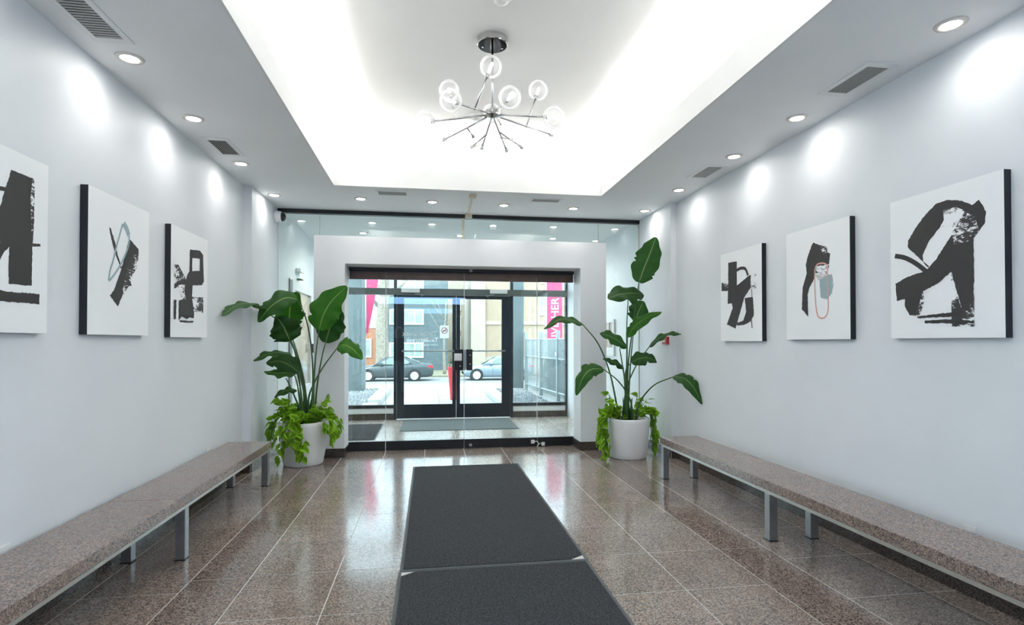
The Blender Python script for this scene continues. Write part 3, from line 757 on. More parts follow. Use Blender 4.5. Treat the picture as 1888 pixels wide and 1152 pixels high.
# each globe hangs on the hub itself or on a knuckle along an earlier arm
FROM = {0: (2, 0.45), 1: (5, 0.55), 4: (7, 0.5), 9: (8, 0.45), 10: (11, 0.5), 12: (13, 0.55), 14: (13, 0.4), 15: (12, 0.35)}
bm = bmesh.new()
bmesh.ops.create_uvsphere(bm, u_segments=36, v_segments=20, radius=GR)
gme = bpy.data.meshes.new('globe'); bm.to_mesh(gme); bm.free(); gme.materials.append(M['globe'])
for p in gme.polygons: p.use_smooth = True
for i, g in enumerate(GL):
    g = Vector(g)
    src = HUB
    if i in FROM:
        j, tt = FROM[i]
        base = HUB if j not in FROM else HUB
        src = HUB.lerp(Vector(GL[j]), tt)
    d_ = (g - src).normalized()
    s0 = src + d_ * (0.05 if i not in FROM else 0.0)
    e0 = g - d_ * (GR - 0.004)
    bm = bmesh.new(); tube(bm, [s0, e0], 0.0072, 8)
    if i in FROM:
        bmesh.ops.create_uvsphere(bm, u_segments=10, v_segments=6, radius=0.011, matrix=Matrix.Translation(src))
    finish(bm, 'arm', M['chrome'], ch, True)
    gl_ = bpy.data.objects.new('globe', gme); link(gl_); gl_.parent = ch; gl_.location = g - ORG[ch.name]
    gl_.rotation_euler = d_.to_track_quat('Z', 'Y').to_euler(); ORG[gl_.name] = g
    q = d_.to_track_quat('Z', 'Y').to_matrix().to_4x4()
    bm = bmesh.new(); lathe(bm, (0, 0, 0), [(0.010, -GR - 0.004), (0.016, -GR + 0.002), (0.016, -GR + 0.030), (0.010, -GR + 0.034)], 16)
    so = finish(bm, 'socket', M['chrome'], None, True); so.parent = gl_
    bm = bmesh.new(); lathe(bm, (0, 0, 0), [(0.009, -GR + 0.0345), (0.011, -0.02), (0.011, 0.02), (0.004, 0.03)], 14)
    so = finish(bm, 'bulb', M['bulb'], None, True); so.parent = gl_

# ---- granite benches
def bench(x0, x1, y_far, y_near, legs, front, label, joint):
    t = thing('bench', ((x0 + x1) / 2, y_near, 0), label, 'bench', 'granite benches')
    for a, b in ((y_near, joint - 0.0015), (joint + 0.0015, y_far)):
        bbox('granite_slab', x0, x1, a, b, 0.371, 0.440, M['bench_stone'], t, 0.004)
    bm = bmesh.new()
    inx = 0.014
    xa, xb = x0 + inx, x1 - inx
    box(bm, xa, xa + 0.045, y_near + 0.02, y_far - 0.012, 0.343, 0.370); box(bm, xb - 0.045, xb, y_near + 0.02, y_far - 0.012, 0.343, 0.370)
    finish(bm, 'side_rail', M['rail_steel'], t)
    for y in legs:
        bbox('cross_rail', xa + 0.045, xb - 0.045, y - 0.02, y + 0.02, 0.343, 0.370, M['rail_steel'], t)
        for xx in (xa, xb - 0.062):
            lg = bbox('leg', xx, xx + 0.062, y - 0.031, y + 0.031, 0.006, 0.3425, M['steel'], t, 0.004)
            bbox('foot', xx - 0.004, xx + 0.066, y - 0.035, y + 0.035, 0.0005, 0.006, M['black_frame'], lg)
    return t
bench(-2.006, -1.588, 5.972, 1.75, (5.925, 4.01, 2.05), 1, 'long brown granite bench on steel legs under the blue-grey loop painting', 3.86)
bench(2.434, 2.852, 5.632, 1.45, (5.60, 3.755, 1.80), -1, 'long brown granite bench on steel legs under the pink loop painting', 3.80)

# ---- floor mats
def mat_rect(name, x0, x1, y0, y1, label, cat, group, mat, cuts=(), h=0.009):
    t = thing(name, ((x0 + x1) / 2, (y0 + y1) / 2, 0), label, cat, group)
    bm = bmesh.new(); box(bm, x0, x1, y0, y1, 0.0006, 0.004, 0.001); finish(bm, 'rubber_border', M['mat_edge'], t)
    e = 0.022
    pts = [(x0 + e, y0 + e), (x1 - e, y0 + e), (x1 - e, y1 - e), (x0 + e, y1 - e)]
    out = []
    for k, p in enumerate(pts):
        if k in cuts:
            c = 0.06
            dx = 1 if k in (0, 3) else -1; dy = 1 if k in (0, 1) else -1
            a, b = (p[0], p[1] + dy * c), (p[0] + dx * c * 1.5, p[1])
            out += [a, b] if k in (0, 2) else [b, a]
        else: out.append(p)
    bm = bmesh.new(); vv = [bm.verts.new((x, y, 0.0042)) for x, y in out]; f = bm.faces.new(vv)
    ex = bmesh.ops.extrude_face_region(bm, geom=[f]); bmesh.ops.translate(bm, verts=[v for v in ex['geom'] if isinstance(v, bmesh.types.BMVert)], vec=(0, 0, h - 0.0042))
    finish(bm, 'carpet_pile', mat, t)
    for k in cuts:
        p = pts[k]; dx = 1 if k in (0, 3) else -1; dy = 1 if k in (0, 1) else -1
        bm = bmesh.new(); vv = [bm.verts.new((p[0] + dx * u, p[1] + dy * v, 0.0043)) for u, v in ((0, 0), (0.088, 0), (0, 0.058))]
        f = bm.faces.new(vv); ex = bmesh.ops.extrude_face_region(bm, geom=[f]); bmesh.ops.translate(bm, verts=[v for v in ex['geom'] if isinstance(v, bmesh.types.BMVert)], vec=(0, 0, 0.001))
        finish(bm, 'worn_corner', M['mat_back'], t)
    return t
mat_rect('floor_mat', -0.182, 1.050, 3.585, 6.545, 'charcoal carpet runner mat lying before the glass doors', 'mat', 'lobby runner mats', M['mat'], (1,))
mat_rect('floor_mat', -0.190, 1.042, 0.55, 3.578, 'charcoal carpet runner mat laid end to end with the one before the doors', 'mat', 'lobby runner mats', M['mat'], (3,))
mat_rect('entrance_mat', -0.47, 1.50, 9.15, 10.48, 'pale grey entrance mat inside the outer doors', 'mat', None, M['vmat'])
mat_rect('entrance_mat', -1.75, -0.79, 8.42, 10.05, 'dark grey ribbed mat behind the fixed glass sidelight', 'mat', None, M['mat'])

# ---- paintings
PAINT = {
  'L1': [
    ('ink',0,[(0.101, 0.345), (0.254, 0.345), (0.259, 0.221), (0.258, 0.085), (0.251, -0.003), (0.249, -0.203), (0.173, -0.208), (0.092, -0.21), (0.09, -0.103), (0.095, -0.03), (0.06, -0.063), (0.037, -0.102), (-0.03, -0.172), (-0.032, -0.051), (0.036, -0.022), (0.011, 0.08), (0.055, 0.215), (0.084, 0.296)]),
    ('ink',0,[(0.251, 0.014), (0.309, 0.019), (0.309, 0.007), (0.251, -0.003)]),
    ('ink',0.02,[(-0.036, 0.228), (0.064, 0.239)]),
    ('ink',0,[(-0.051, -0.235), (0.039, -0.244), (0.074, -0.248), (0.305, -0.241), (0.306, -0.294), (0.04, -0.297), (-0.05, -0.295)]),
    ('dry',0,[(0.243, 0.337), (0.257, 0.341), (0.261, 0.25), (0.258, 0.085), (0.241, 0.072), (0.231, 0.243)]),
  ],
  'L2': [
    ('ink',0,[(0.094, 0.208), (0.218, 0.155), (0.219, 0.096), (0.202, 0.041), (0.146, -0.018), (0.111, -0.074), (0.135, -0.107), (0.069, -0.116), (0.019, -0.183), (-0.035, -0.261), (-0.129, -0.196), (-0.081, -0.155), (-0.006, -0.025), (0.038, 0.069)]),
    ('dry',0,[(0.132, 0.109), (0.218, 0.122), (0.202, 0.028), (0.134, -0.045), (0.111, -0.099), (0.031, -0.176), (0.019, -0.134), (0.063, -0.016)]),
    ('ink',0,[(-0.144, 0.235), (-0.127, 0.233), (-0.07, 0.144), (-0.047, 0.08), (0.005, -0.001), (-0.006, -0.01), (-0.069, 0.077), (-0.107, 0.143)]),
    ('blue',0.016,[(-0.145, -0.104), (-0.131, -0.04), (-0.094, 0.037), (-0.042, 0.167), (0.012, 0.289)]),
    ('blue',0.04,[(0.023, 0.295), (0.063, 0.268), (0.087, 0.229)]),
    ('blue',0.016,[(0.092, 0.229), (0.088, 0.165), (0.038, 0.081), (-0.028, -0.003), (-0.093, -0.066), (-0.139, -0.103)]),
  ],
  'L3': [
    ('ink',0,[(-0.016, 0.298), (0.037, 0.307), (0.033, 0.105), (-0.023, 0.098)]),
    ('ink',0,[(-0.016, 0.298), (0.186, 0.323), (0.253, 0.3), (0.262, 0.26), (0.031, 0.233)]),
    ('ink',0,[(0.187, 0.29), (0.261, 0.293), (0.282, 0.059), (0.233, 0.02), (0.192, 0.024)]),
    ('ink',0,[(-0.024, 0.114), (0.198, 0.145), (0.233, 0.022), (-0.003, -0.004), (-0.095, 0.026), (-0.06, 0.085)]),
    ('ink',0,[(-0.095, 0.026), (0.042, 0.001), (0.029, -0.108), (-0.128, -0.125), (-0.129, -0.071)]),
    ('ink',0,[(-0.222, -0.148), (0.037, -0.096), (0.077, -0.223), (0.07, -0.28), (-0.017, -0.276), (-0.072, -0.294), (-0.161, -0.274), (-0.219, -0.308)]),
    ('dry',0,[(0.029, -0.098), (0.268, -0.086), (0.27, -0.221), (0.069, -0.223)]),
    ('dry',0,[(-0.304, 0.131), (-0.237, 0.14), (-0.095, 0.042), (-0.13, -0.009), (-0.302, 0.034)]),
    ('ink',0,[(-0.304, -0.063), (-0.304, -0.024), (-0.235, 0.011), (-0.095, 0.039), (-0.077, -0.003), (-0.217, -0.025)]),
    ('dry',0,[(-0.251, -0.029), (-0.148, -0.011), (-0.093, -0.115), (-0.146, -0.134)]),
    ('ink',0,[(-0.309, -0.15), (-0.266, -0.146), (-0.273, -0.302), (-0.313, -0.304)]),
    ('ink',0,[(-0.205, -0.307), (0.071, -0.304), (0.04, -0.318), (-0.195, -0.322)]),
  ],
  'Ra': [
    ('ink',0,[(0.212, 0.349), (0.055, 0.341), (0.054, 0.103), (-0.049, 0.136), (-0.157, 0.176), (-0.26, 0.177), (-0.259, 0.113), (-0.14, 0.023), (-0.078, -0.024), (0.084, -0.325), (0.246, -0.278), (0.132, -0.116), (0.148, -0.069), (0.226, -0.069)]),
    ('dry',0,[(0.344, 0.202), (0.213, 0.202), (0.215, 0.064), (0.345, 0.071)]),
    ('ink',0.03,[(0.056, 0.252), (-0.018, 0.263), (-0.096, 0.246), (-0.142, 0.178)]),
    ('dry',0,[(-0.187, 0.181), (-0.275, 0.179), (-0.273, 0.044), (-0.185, 0.044)]),
    ('ink',0.01,[(-0.2, 0.043), (-0.205, -0.038)]),
    ('ink',0,[(-0.085, -0.033), (-0.223, -0.036), (-0.236, -0.206), (-0.182, -0.263), (-0.076, -0.292), (0.051, -0.296), (0.057, -0.27), (-0.061, -0.25), (-0.108, -0.165)]),
    ('ink',0.014,[(-0.197, -0.255), (-0.206, -0.327)]),
  ],
  'Rb': [
    ('blue',0,[(-0.043, 0.027), (-0.113, 0.047), (-0.18, 0.042), (-0.195, -0.031), (-0.179, -0.097), (-0.13, -0.142), (-0.056, -0.122)]),
    ('ink',0,[(0.022, 0.321), (-0.056, 0.286), (-0.115, 0.255), (-0.124, 0.223), (-0.163, 0.203), (-0.149, 0.112), (-0.123, 0.039), (-0.003, 0.082), (0.025, 0.021), (0.072, -0.032), (0.094, -0.088), (0.089, -0.263), (0.165, -0.2), (0.154, -0.024), (0.103, 0.088), (0.113, 0.162), (0.091, 0.217), (0.047, 0.297)]),
    ('dry',0,[(-0.056, 0.286), (-0.135, 0.259), (-0.13, 0.17), (-0.075, 0.206)]),
    ('dry',0,[(-0.013, 0.13), (-0.149, 0.125), (-0.123, 0.039), (-0.003, 0.075)]),
    ('pale',0,[(0.008, 0.069), (-0.113, 0.036), (-0.033, 0.012)]),
    ('pink',0.012,[(-0.003, 0.127), (0.008, 0.076), (0.005, -0.096), (-0.01, -0.225), (-0.04, -0.276), (-0.1, -0.278), (-0.135, -0.232), (-0.14, -0.135), (-0.132, 0.045), (-0.129, 0.114), (-0.094, 0.14), (-0.034, 0.144), (-0.003, 0.127)]),
  ],
  'Rc': [
    ('ink',0,[(0.092, -0.014), (0.129, 0.03), (0.232, 0.131), (0.232, 0.171), (0.178, 0.241), (0.101, 0.314), (0.033, 0.36), (-0.049, 0.364), (-0.132, 0.338), (-0.191, 0.298), (-0.232, 0.318), (-0.27, 0.244), (-0.263, 0.181), (-0.23, 0.143), (-0.188, 0.1), (-0.146, 0.088), (-0.13, 0.101), (-0.147, 0.149), (-0.163, 0.228), (-0.137, 0.283), (-0.094, 0.311), (-0.014, 0.309), (-0.019, 0.254), (0.005, 0.216), (0.084, 0.139), (0.125, 0.068), (0.123, 0.029), (0.08, -0.011)]),
    ('dry2',0,[(-0.014, 0.309), (-0.094, 0.312), (-0.148, 0.272), (-0.081, 0.199), (0.005, 0.216), (-0.019, 0.254)]),
    ('dry',0,[(-0.148, 0.272), (-0.211, 0.228), (-0.23, 0.143), (-0.146, 0.088), (-0.058, 0.103), (-0.07, 0.164)]),
    ('ink',0,[(-0.07, 0.154), (-0.08, 0.099), (-0.146, 0.09), (-0.199, 0.109), (-0.2, -0.084), (-0.195, -0.225), (-0.163, -0.294), (-0.126, -0.281), (-0.062, -0.061), (0.026, -0.121), (0.125, -0.157), (0.125, -0.222), (0.165, -0.309), (0.224, -0.301), (0.257, -0.247), (0.259, -0.195), (0.319, -0.204), (0.329, -0.089), (0.228, -0.054), (0.111, -0.036), (0.037, 0.022), (-0.023, 0.098)]),
    ('dry',0,[(-0.062, -0.061), (-0.12, -0.271), (-0.163, -0.294), (-0.198, -0.205), (-0.199, -0.383), (-0.064, -0.38)]),
    ('dry',0,[(0.125, -0.157), (0.118, -0.222), (0.152, -0.31), (0.178, -0.308)]),
    ('ink',0.03,[(0.33, 0.092), (0.253, 0.068), (0.174, 0.021), (0.101, -0.038)]),
    ('ink',0,[(0.165, -0.311), (0.016, -0.301), (-0.12, -0.296), (-0.12, -0.322), (0.165, -0.323)]),
    ('ink',0,[(0.114, -0.339), (-0.075, -0.337), (-0.194, -0.352), (-0.194, -0.366), (0.114, -0.355)]),
  ],
}

def painting(key, side, y0, y1, z0, z1, label):
    t = thing('canvas_painting', (XL if side < 0 else XR, (y0 + y1) / 2, z0), label, 'painting', 'black and white abstract canvases')
    xa = XL if side < 0 else XR - 0.045
    xb = xa + 0.045
    bm = bmesh.new(); box(bm, xa + (0.001 if side < 0 else 0), xb - (0 if side < 0 else 0.001), y0, y1, z0, z1, 0.0)
    fx = xb if side < 0 else xa
    for f in bm.faces:
        f.normal_update()
        if abs(f.calc_center_median().x - fx) < 1e-4: f.material_index = 1
    finish(bm, 'canvas', [M['canvas_side'], M['canvas']], t)
    yc, zc_ = (y0 + y1) / 2, (z0 + z1) / 2
    hw, hh = (y1 - y0) / 2 - 0.003, (z1 - z0) / 2 - 0.003
    for k, (kind, w, pts) in enumerate(PAINT[key]):
        x = fx + (1 if side < 0 else -1) * (0.0006 + 0.0003 * k)
        bm = bmesh.new()
        cp = [(max(-hw, min(hw, u)), max(-hh, min(hh, v))) for u, v in pts]
        if w == 0:
            cc = [cp[0]]
            for p in cp[1:]:
                if (p[0] - cc[-1][0]) ** 2 + (p[1] - cc[-1][1]) ** 2 > 1e-7: cc.append(p)
            rnd = random.Random(k * 7 + len(cp)); ring = []
            for i, p in enumerate(cc):            # slightly ragged brush edges
                q = cc[(i + 1) % len(cc)]
                L_ = math.hypot(q[0] - p[0], q[1] - p[1]); n = max(1, int(L_ / 0.012))
                nx, ny = (-(q[1] - p[1]) / L_, (q[0] - p[0]) / L_) if L_ > 0 else (0, 0)
                for j in range(n):
                    a = j / n; o_ = rnd.uniform(-0.0022, 0.0022) if j else 0
                    ring.append((p[0] + (q[0] - p[0]) * a + nx * o_, p[1] + (q[1] - p[1]) * a + ny * o_))
            ring = [Vector((max(-hw, min(hw, u)), v)) for u, v in ring]
            nr = len(ring)
            # keep triangles whose centre lies inside the outline
            def inside(c):
                r_ = False
                for i in range(nr):
                    a, b = ring[i], ring[(i + 1) % nr]
                    if (a.y > c.y) != (b.y > c.y) and c.x < (b.x - a.x) * (c.y - a.y) / (b.y - a.y) + a.x: r_ = not r_
                return r_
            tv, _, tf, _, _, _ = geometry.delaunay_2d_cdt(ring, [(i, (i + 1) % nr) for i in range(nr)], [], 0, 1e-5)
            vv = [bm.verts.new((x, yc + p.x, zc_ + p.y)) for p in tv]
            for tri in tf:
                c = sum((tv[i] for i in tri), Vector((0, 0))) / len(tri)
                if inside(c): bm.faces.new([vv[i] for i in tri])
        else:
            c = catmull([(u, v, 0) for u, v in cp], max(8, 6 * (len(cp) - 1)))
            L_, R_ = [], []
            for i, p in enumerate(c):
                tt = (c[min(i + 1, len(c) - 1)] - c[max(i - 1, 0)]).normalized()
                n = Vector((-tt.y, tt.x, 0)) * w / 2
                L_.append(bm.verts.new((x, yc + p.x + n.x, zc_ + p.y + n.y))); R_.append(bm.verts.new((x, yc + p.x - n.x, zc_ + p.y - n.y)))
            for i in range(len(c) - 1): bm.faces.new((L_[i], R_[i], R_[i + 1], L_[i + 1]))
        finish(bm, 'brush_stroke', M[kind], t)
    return t
painting('L1', -1, 2.54, 3.27, 1.495, 2.385, 'abstract canvas with a broad black leaning block over a black bar')
painting('L2', -1, 3.62, 4.342, 1.495, 2.386, 'abstract canvas with a blue-grey loop crossed by a black slanted stroke')
painting('L3', -1, 4.688, 5.412, 1.489, 2.378, 'abstract canvas with a black square ring above a black block')
painting('Ra', 1, 4.682, 5.405, 1.458, 2.358, 'abstract canvas with a black cross bar and curved letter-like loop')
painting('Rb', 1, 3.605, 4.328, 1.470, 2.365, 'abstract canvas with a thin pink loop and a pale blue patch')
painting('Rc', 1, 2.514, 3.247, 1.473, 2.368, 'abstract canvas with a huge black arch on a broad dry-brushed leg')

# ---- potted plants
LEAVES_A = [
    ([[-1.455, 6.95, 0.644], [-1.515, 6.97, 0.981], [-1.62, 6.95, 1.434], [-1.746, 6.85, 1.678], [-1.859, 6.65, 1.816]],
     [[-1.859, 6.65, 1.816], [-1.91, 6.35, 1.868], [-1.966, 6.05, 1.823], [-1.972, 5.7, 1.697]], 0.22, (0, -0.6, 0.8), 0),
    ([[-1.394, 6.92, 0.646], [-1.364, 6.87, 0.987], [-1.38, 6.83, 1.412], [-1.437, 6.79, 1.744], [-1.524, 6.75, 1.95]],
     [[-1.524, 6.75, 1.95], [-1.647, 6.7, 1.955], [-1.792, 6.63, 1.841], [-1.896, 6.57, 1.672]], 0.31, (-0.1, -0.75, 0.65), 0),
    ([[-1.454, 7.0, 0.638], [-1.517, 7.03, 1.069], [-1.622, 7.05, 1.434], [-1.662, 7.05, 1.589]],
     [[-1.662, 7.05, 1.589], [-1.678, 7.05, 1.754], [-1.647, 7.01, 1.911], [-1.548, 6.95, 2.039]], 0.34, (0, -1, 0.1), 1),
    ([[-1.466, 6.9, 0.65], [-1.482, 6.87, 0.988], [-1.549, 6.83, 1.301], [-1.613, 6.81, 1.461]],
     [[-1.613, 6.81, 1.461], [-1.64, 6.78, 1.544], [-1.679, 6.75, 1.642], [-1.746, 6.75, 1.74]], 0.36, (0, -0.95, 0.3), 0),
    ([[-1.375, 6.93, 0.645], [-1.365, 6.93, 0.983], [-1.345, 6.93, 1.299], [-1.306, 6.91, 1.592]],
     [[-1.306, 6.91, 1.592], [-1.255, 6.9, 1.772], [-1.158, 6.9, 1.943], [-0.983, 6.9, 2.12]], 0.36, (0.1, -1, 0.1), 1),
    ([[-1.367, 7.0, 0.636], [-1.339, 7.02, 0.976], [-1.287, 7.03, 1.296], [-1.252, 7.04, 1.441]],
     [[-1.252, 7.04, 1.441], [-1.204, 7.05, 1.618], [-1.137, 7.05, 1.734], [-1.056, 7.03, 1.826]], 0.34, (0, -1, 0.2), 0),
    ([[-1.417, 6.87, 0.675], [-1.388, 6.83, 0.857], [-1.246, 6.75, 1.126], [-1.061, 6.69, 1.378]],
     [[-1.061, 6.69, 1.378], [-0.987, 6.65, 1.417], [-0.877, 6.62, 1.369], [-0.763, 6.59, 1.25]], 0.24, (0, -0.7, 0.7), 1),
    ([[-1.487, 6.9, 0.651], [-1.518, 6.89, 0.942], [-1.552, 6.8, 1.17], [-1.592, 6.7, 1.326]],
     [[-1.592, 6.7, 1.326], [-1.688, 6.55, 1.334], [-1.78, 6.45, 1.311], [-1.878, 6.35, 1.242]], 0.18, (0, -0.45, 0.9), 0),
    ([[-1.487, 6.85, 0.656], [-1.494, 6.83, 0.814], [-1.501, 6.81, 0.992], [-1.516, 6.8, 1.099]],
     [[-1.516, 6.8, 1.099], [-1.598, 6.77, 1.171], [-1.718, 6.75, 1.228], [-1.853, 6.73, 1.207]], 0.27, (0, -0.85, 0.5), 0),
    ([[-1.498, 6.85, 0.657], [-1.511, 6.81, 0.838], [-1.523, 6.77, 0.974], [-1.551, 6.75, 1.074]],
     [[-1.551, 6.75, 1.074], [-1.643, 6.7, 1.097], [-1.738, 6.67, 1.095], [-1.855, 6.65, 1.114]], 0.16, (0, -0.6, 0.8), 0),
    ([[-1.504, 6.83, 0.659], [-1.538, 6.79, 0.774], [-1.607, 6.77, 0.953], [-1.644, 6.75, 1.031]],
     [[-1.521, 6.75, 0.888], [-1.59, 6.7, 0.897], [-1.665, 6.67, 0.875], [-1.742, 6.65, 0.818]], 0.12, (0, -0.6, 0.8), 0),
]
LEAVES_B = [
    ([[2.483, 6.75, 0.533], [2.499, 6.75, 1.15], [2.557, 6.75, 1.608], [2.643, 6.75, 2.208]],
     [[2.643, 6.75, 2.208], [2.722, 6.77, 2.396], [2.815, 6.77, 2.616], [2.872, 6.75, 2.792]], 0.34, (-0.2, -1, 0), 0),
    ([[2.437, 6.7, 0.54], [2.45, 6.67, 1.154], [2.444, 6.65, 1.605], [2.457, 6.63, 2.002]],
     [[2.679, 6.7, 2.058], [2.491, 6.61, 2.059], [2.287, 6.5, 2.028], [2.12, 6.4, 1.967]], 0.28, (0, -0.8, 0.6), 0),
    ([[2.516, 6.8, 0.526], [2.541, 6.81, 1.012], [2.586, 6.83, 1.446], [2.629, 6.85, 1.719]],
     [[2.629, 6.85, 1.719], [2.674, 6.87, 1.817], [2.726, 6.89, 1.915], [2.773, 6.9, 1.977]], 0.27, (0, -1, 0.2), 0),
    ([[2.433, 6.65, 0.547], [2.442, 6.65, 0.916], [2.441, 6.63, 1.287], [2.447, 6.63, 1.512]],
     [[2.447, 6.63, 1.512], [2.531, 6.61, 1.644], [2.676, 6.59, 1.75], [2.868, 6.57, 1.822]], 0.16, (-0.4, -0.8, 0.5), 1),
    ([[2.34, 6.7, 0.595], [2.228, 6.65, 1.05], [2.06, 6.59, 1.42], [1.847, 6.55, 1.665]],
     [[1.847, 6.55, 1.665], [1.71, 6.53, 1.713], [1.543, 6.49, 1.72], [1.348, 6.45, 1.602]], 0.16, (0, -0.6, 0.8), 0),
    ([[2.433, 6.65, 0.547], [2.4, 6.61, 0.972], [2.361, 6.6, 1.21], [2.334, 6.6, 1.372]],
     [[2.432, 6.62, 1.388], [2.287, 6.58, 1.477], [2.168, 6.55, 1.529], [2.06, 6.53, 1.549]], 0.2, (0, -0.8, 0.6), 0),
    ([[2.409, 6.7, 0.567], [2.455, 6.67, 0.888], [2.554, 6.6, 1.169], [2.679, 6.5, 1.394]],
     [[2.679, 6.5, 1.394], [2.76, 6.4, 1.497], [2.851, 6.3, 1.548], [2.954, 6.2, 1.541]], 0.15, (0, -0.6, 0.8), 0),
    ([[2.428, 6.6, 0.553], [2.391, 6.57, 0.923], [2.398, 6.55, 1.107], [2.466, 6.55, 1.198]],
     [[2.466, 6.55, 1.198], [2.55, 6.52, 1.243], [2.661, 6.49, 1.259], [2.753, 6.45, 1.2]], 0.2, (0, -0.8, 0.6), 0),
    ([[2.53, 6.8, 0.525], [2.506, 6.81, 0.903], [2.464, 6.81, 1.039], [2.445, 6.81, 1.115]],
     [[2.465, 6.81, 1.107], [2.363, 6.8, 1.176], [2.275, 6.79, 1.209], [2.174, 6.78, 1.237]], 0.12, (0, -0.7, 0.7), 0),
    ([[2.508, 6.63, 0.574], [2.452, 6.59, 0.763], [2.302, 6.55, 0.965], [2.095, 6.51, 1.121]],
     [[2.095, 6.51, 1.121], [1.929, 6.47, 1.119], [1.818, 6.45, 1.015], [1.734, 6.43, 0.815]], 0.2, (-0.3, -0.8, 0.5), 0),
    ([[2.587, 6.67, 0.594], [2.633, 6.63, 0.744], [2.725, 6.45, 0.928], [2.856, 6.2, 1.041]],
     [[2.856, 6.2, 1.046], [2.917, 6.05, 1.03], [2.983, 5.95, 0.927], [3.039, 5.87, 0.75]], 0.18, (-0.2, -0.8, 0.6), 0),
]

def clear_of_walls(q, m=0.012):
    pil = q.y > PY - 0.05
    q.x = min(max(q.x, (PXL if pil else XL) + m), (PXR if pil else XR) - m)
    if -1.46 < q.x < 2.40: q.y = min(q.y, 7.20 - m)
    return q
def blade(parent, pts, width, nrm, mat, seed):
    rnd = random.Random(seed)
    n, m = 26, 8
    c = catmull(pts, n); N0 = Vector(nrm).normalized()
    bm = bmesh.new(); uvl = bm.loops.layers.uv.new('UVMap')
    ph, am = rnd.uniform(0, 6), rnd.uniform(0.07, 0.13)
    notch = {(rnd.randint(6, 21), rnd.choice((-1, 1))) for _ in range(3)}
    grid = []
    for i, p in enumerate(c):
        t = i / n
        tt = (c[min(i + 1, n)] - c[max(i - 1, 0)]).normalized()
        side = tt.cross(N0).normalized(); nn = side.cross(tt).normalized()
        w = width / 2 * (math.sin(math.pi * min(1, max(0, t * 0.97 + 0.015)) ** 0.78)) ** 0.72
        row = []
        for j in range(m + 1):
            s = -1 + 2 * j / m
            ww = w
            if (i, 1 if s > 0 else -1) in notch and abs(s) > 0.7: ww = w * 0.80
            wave = am * width * math.sin(t * 15 + ph + (1.3 if s > 0 else 0)) * abs(s) ** 2 * math.sin(math.pi * t)
            cup = (abs(s) * 0.22 - 0.30 * s * s) * w
            ww *= 1 + 0.07 * math.sin(t * 24 + ph * 2 + (2 if s > 0 else 0)) * abs(s)
            q_ = clear_of_walls(p + side * (s * ww) + nn * (cup + wave))
            row.append((bm.verts.new(q_), ((s + 1) / 2, t)))
        grid.append(row)
    for i in range(n):
        for j in range(m):
            q = (grid[i][j], grid[i][j + 1], grid[i + 1][j + 1], grid[i + 1][j])
            f = bm.faces.new([a[0] for a in q])
            for lp, a in zip(f.loops, q): lp[uvl].uv = a[1]
    return finish(bm, 'leaf', mat, parent, True)

# heart-shaped pothos leaf, shared by all copies
bm = bmesh.new(); uvl = bm.loops.layers.uv.new('UVMap')
half = [(0.0, 0.0), (0.20, -0.10), (0.38, 0.0), (0.45, 0.20), (0.40, 0.45), (0.25, 0.72), (0.10, 0.92), (0.0, 1.05)]
spine = [(0, 0.0), (0, 0.06), (0, 0.14), (0, 0.28), (0, 0.46), (0, 0.70), (0, 0.90), (0, 1.05)]
for sg_ in (-1, 1):
    for i in range(len(half) - 1):
        q = [(spine[i][0], spine[i][1], 0), (sg_ * half[i][0], half[i][1], 0.32 * half[i][0] - 0.12 * half[i][1] ** 2), (sg_ * half[i + 1][0], half[i + 1][1], 0.32 * half[i + 1][0] - 0.12 * half[i + 1][1] ** 2), (spine[i + 1][0], spine[i + 1][1], 0)]
        q = [(a, b, c if abs(a) > 1e-6 else -0.12 * b * b) for a, b, c in q]
        vs_ = [bm.verts.new(p) for p in q]
        f = bm.faces.new(vs_)
        for lp, p in zip(f.loops, q): lp[uvl].uv = (p[0] + 0.5, p[1])
bmesh.ops.remove_doubles(bm, verts=bm.verts, dist=1e-5)
PLEAF = bpy.data.meshes.new('pothos_leaf'); bm.to_mesh(PLEAF); bm.free(); PLEAF.materials.append(M['pothos'])
for p in PLEAF.polygons: p.use_smooth = True

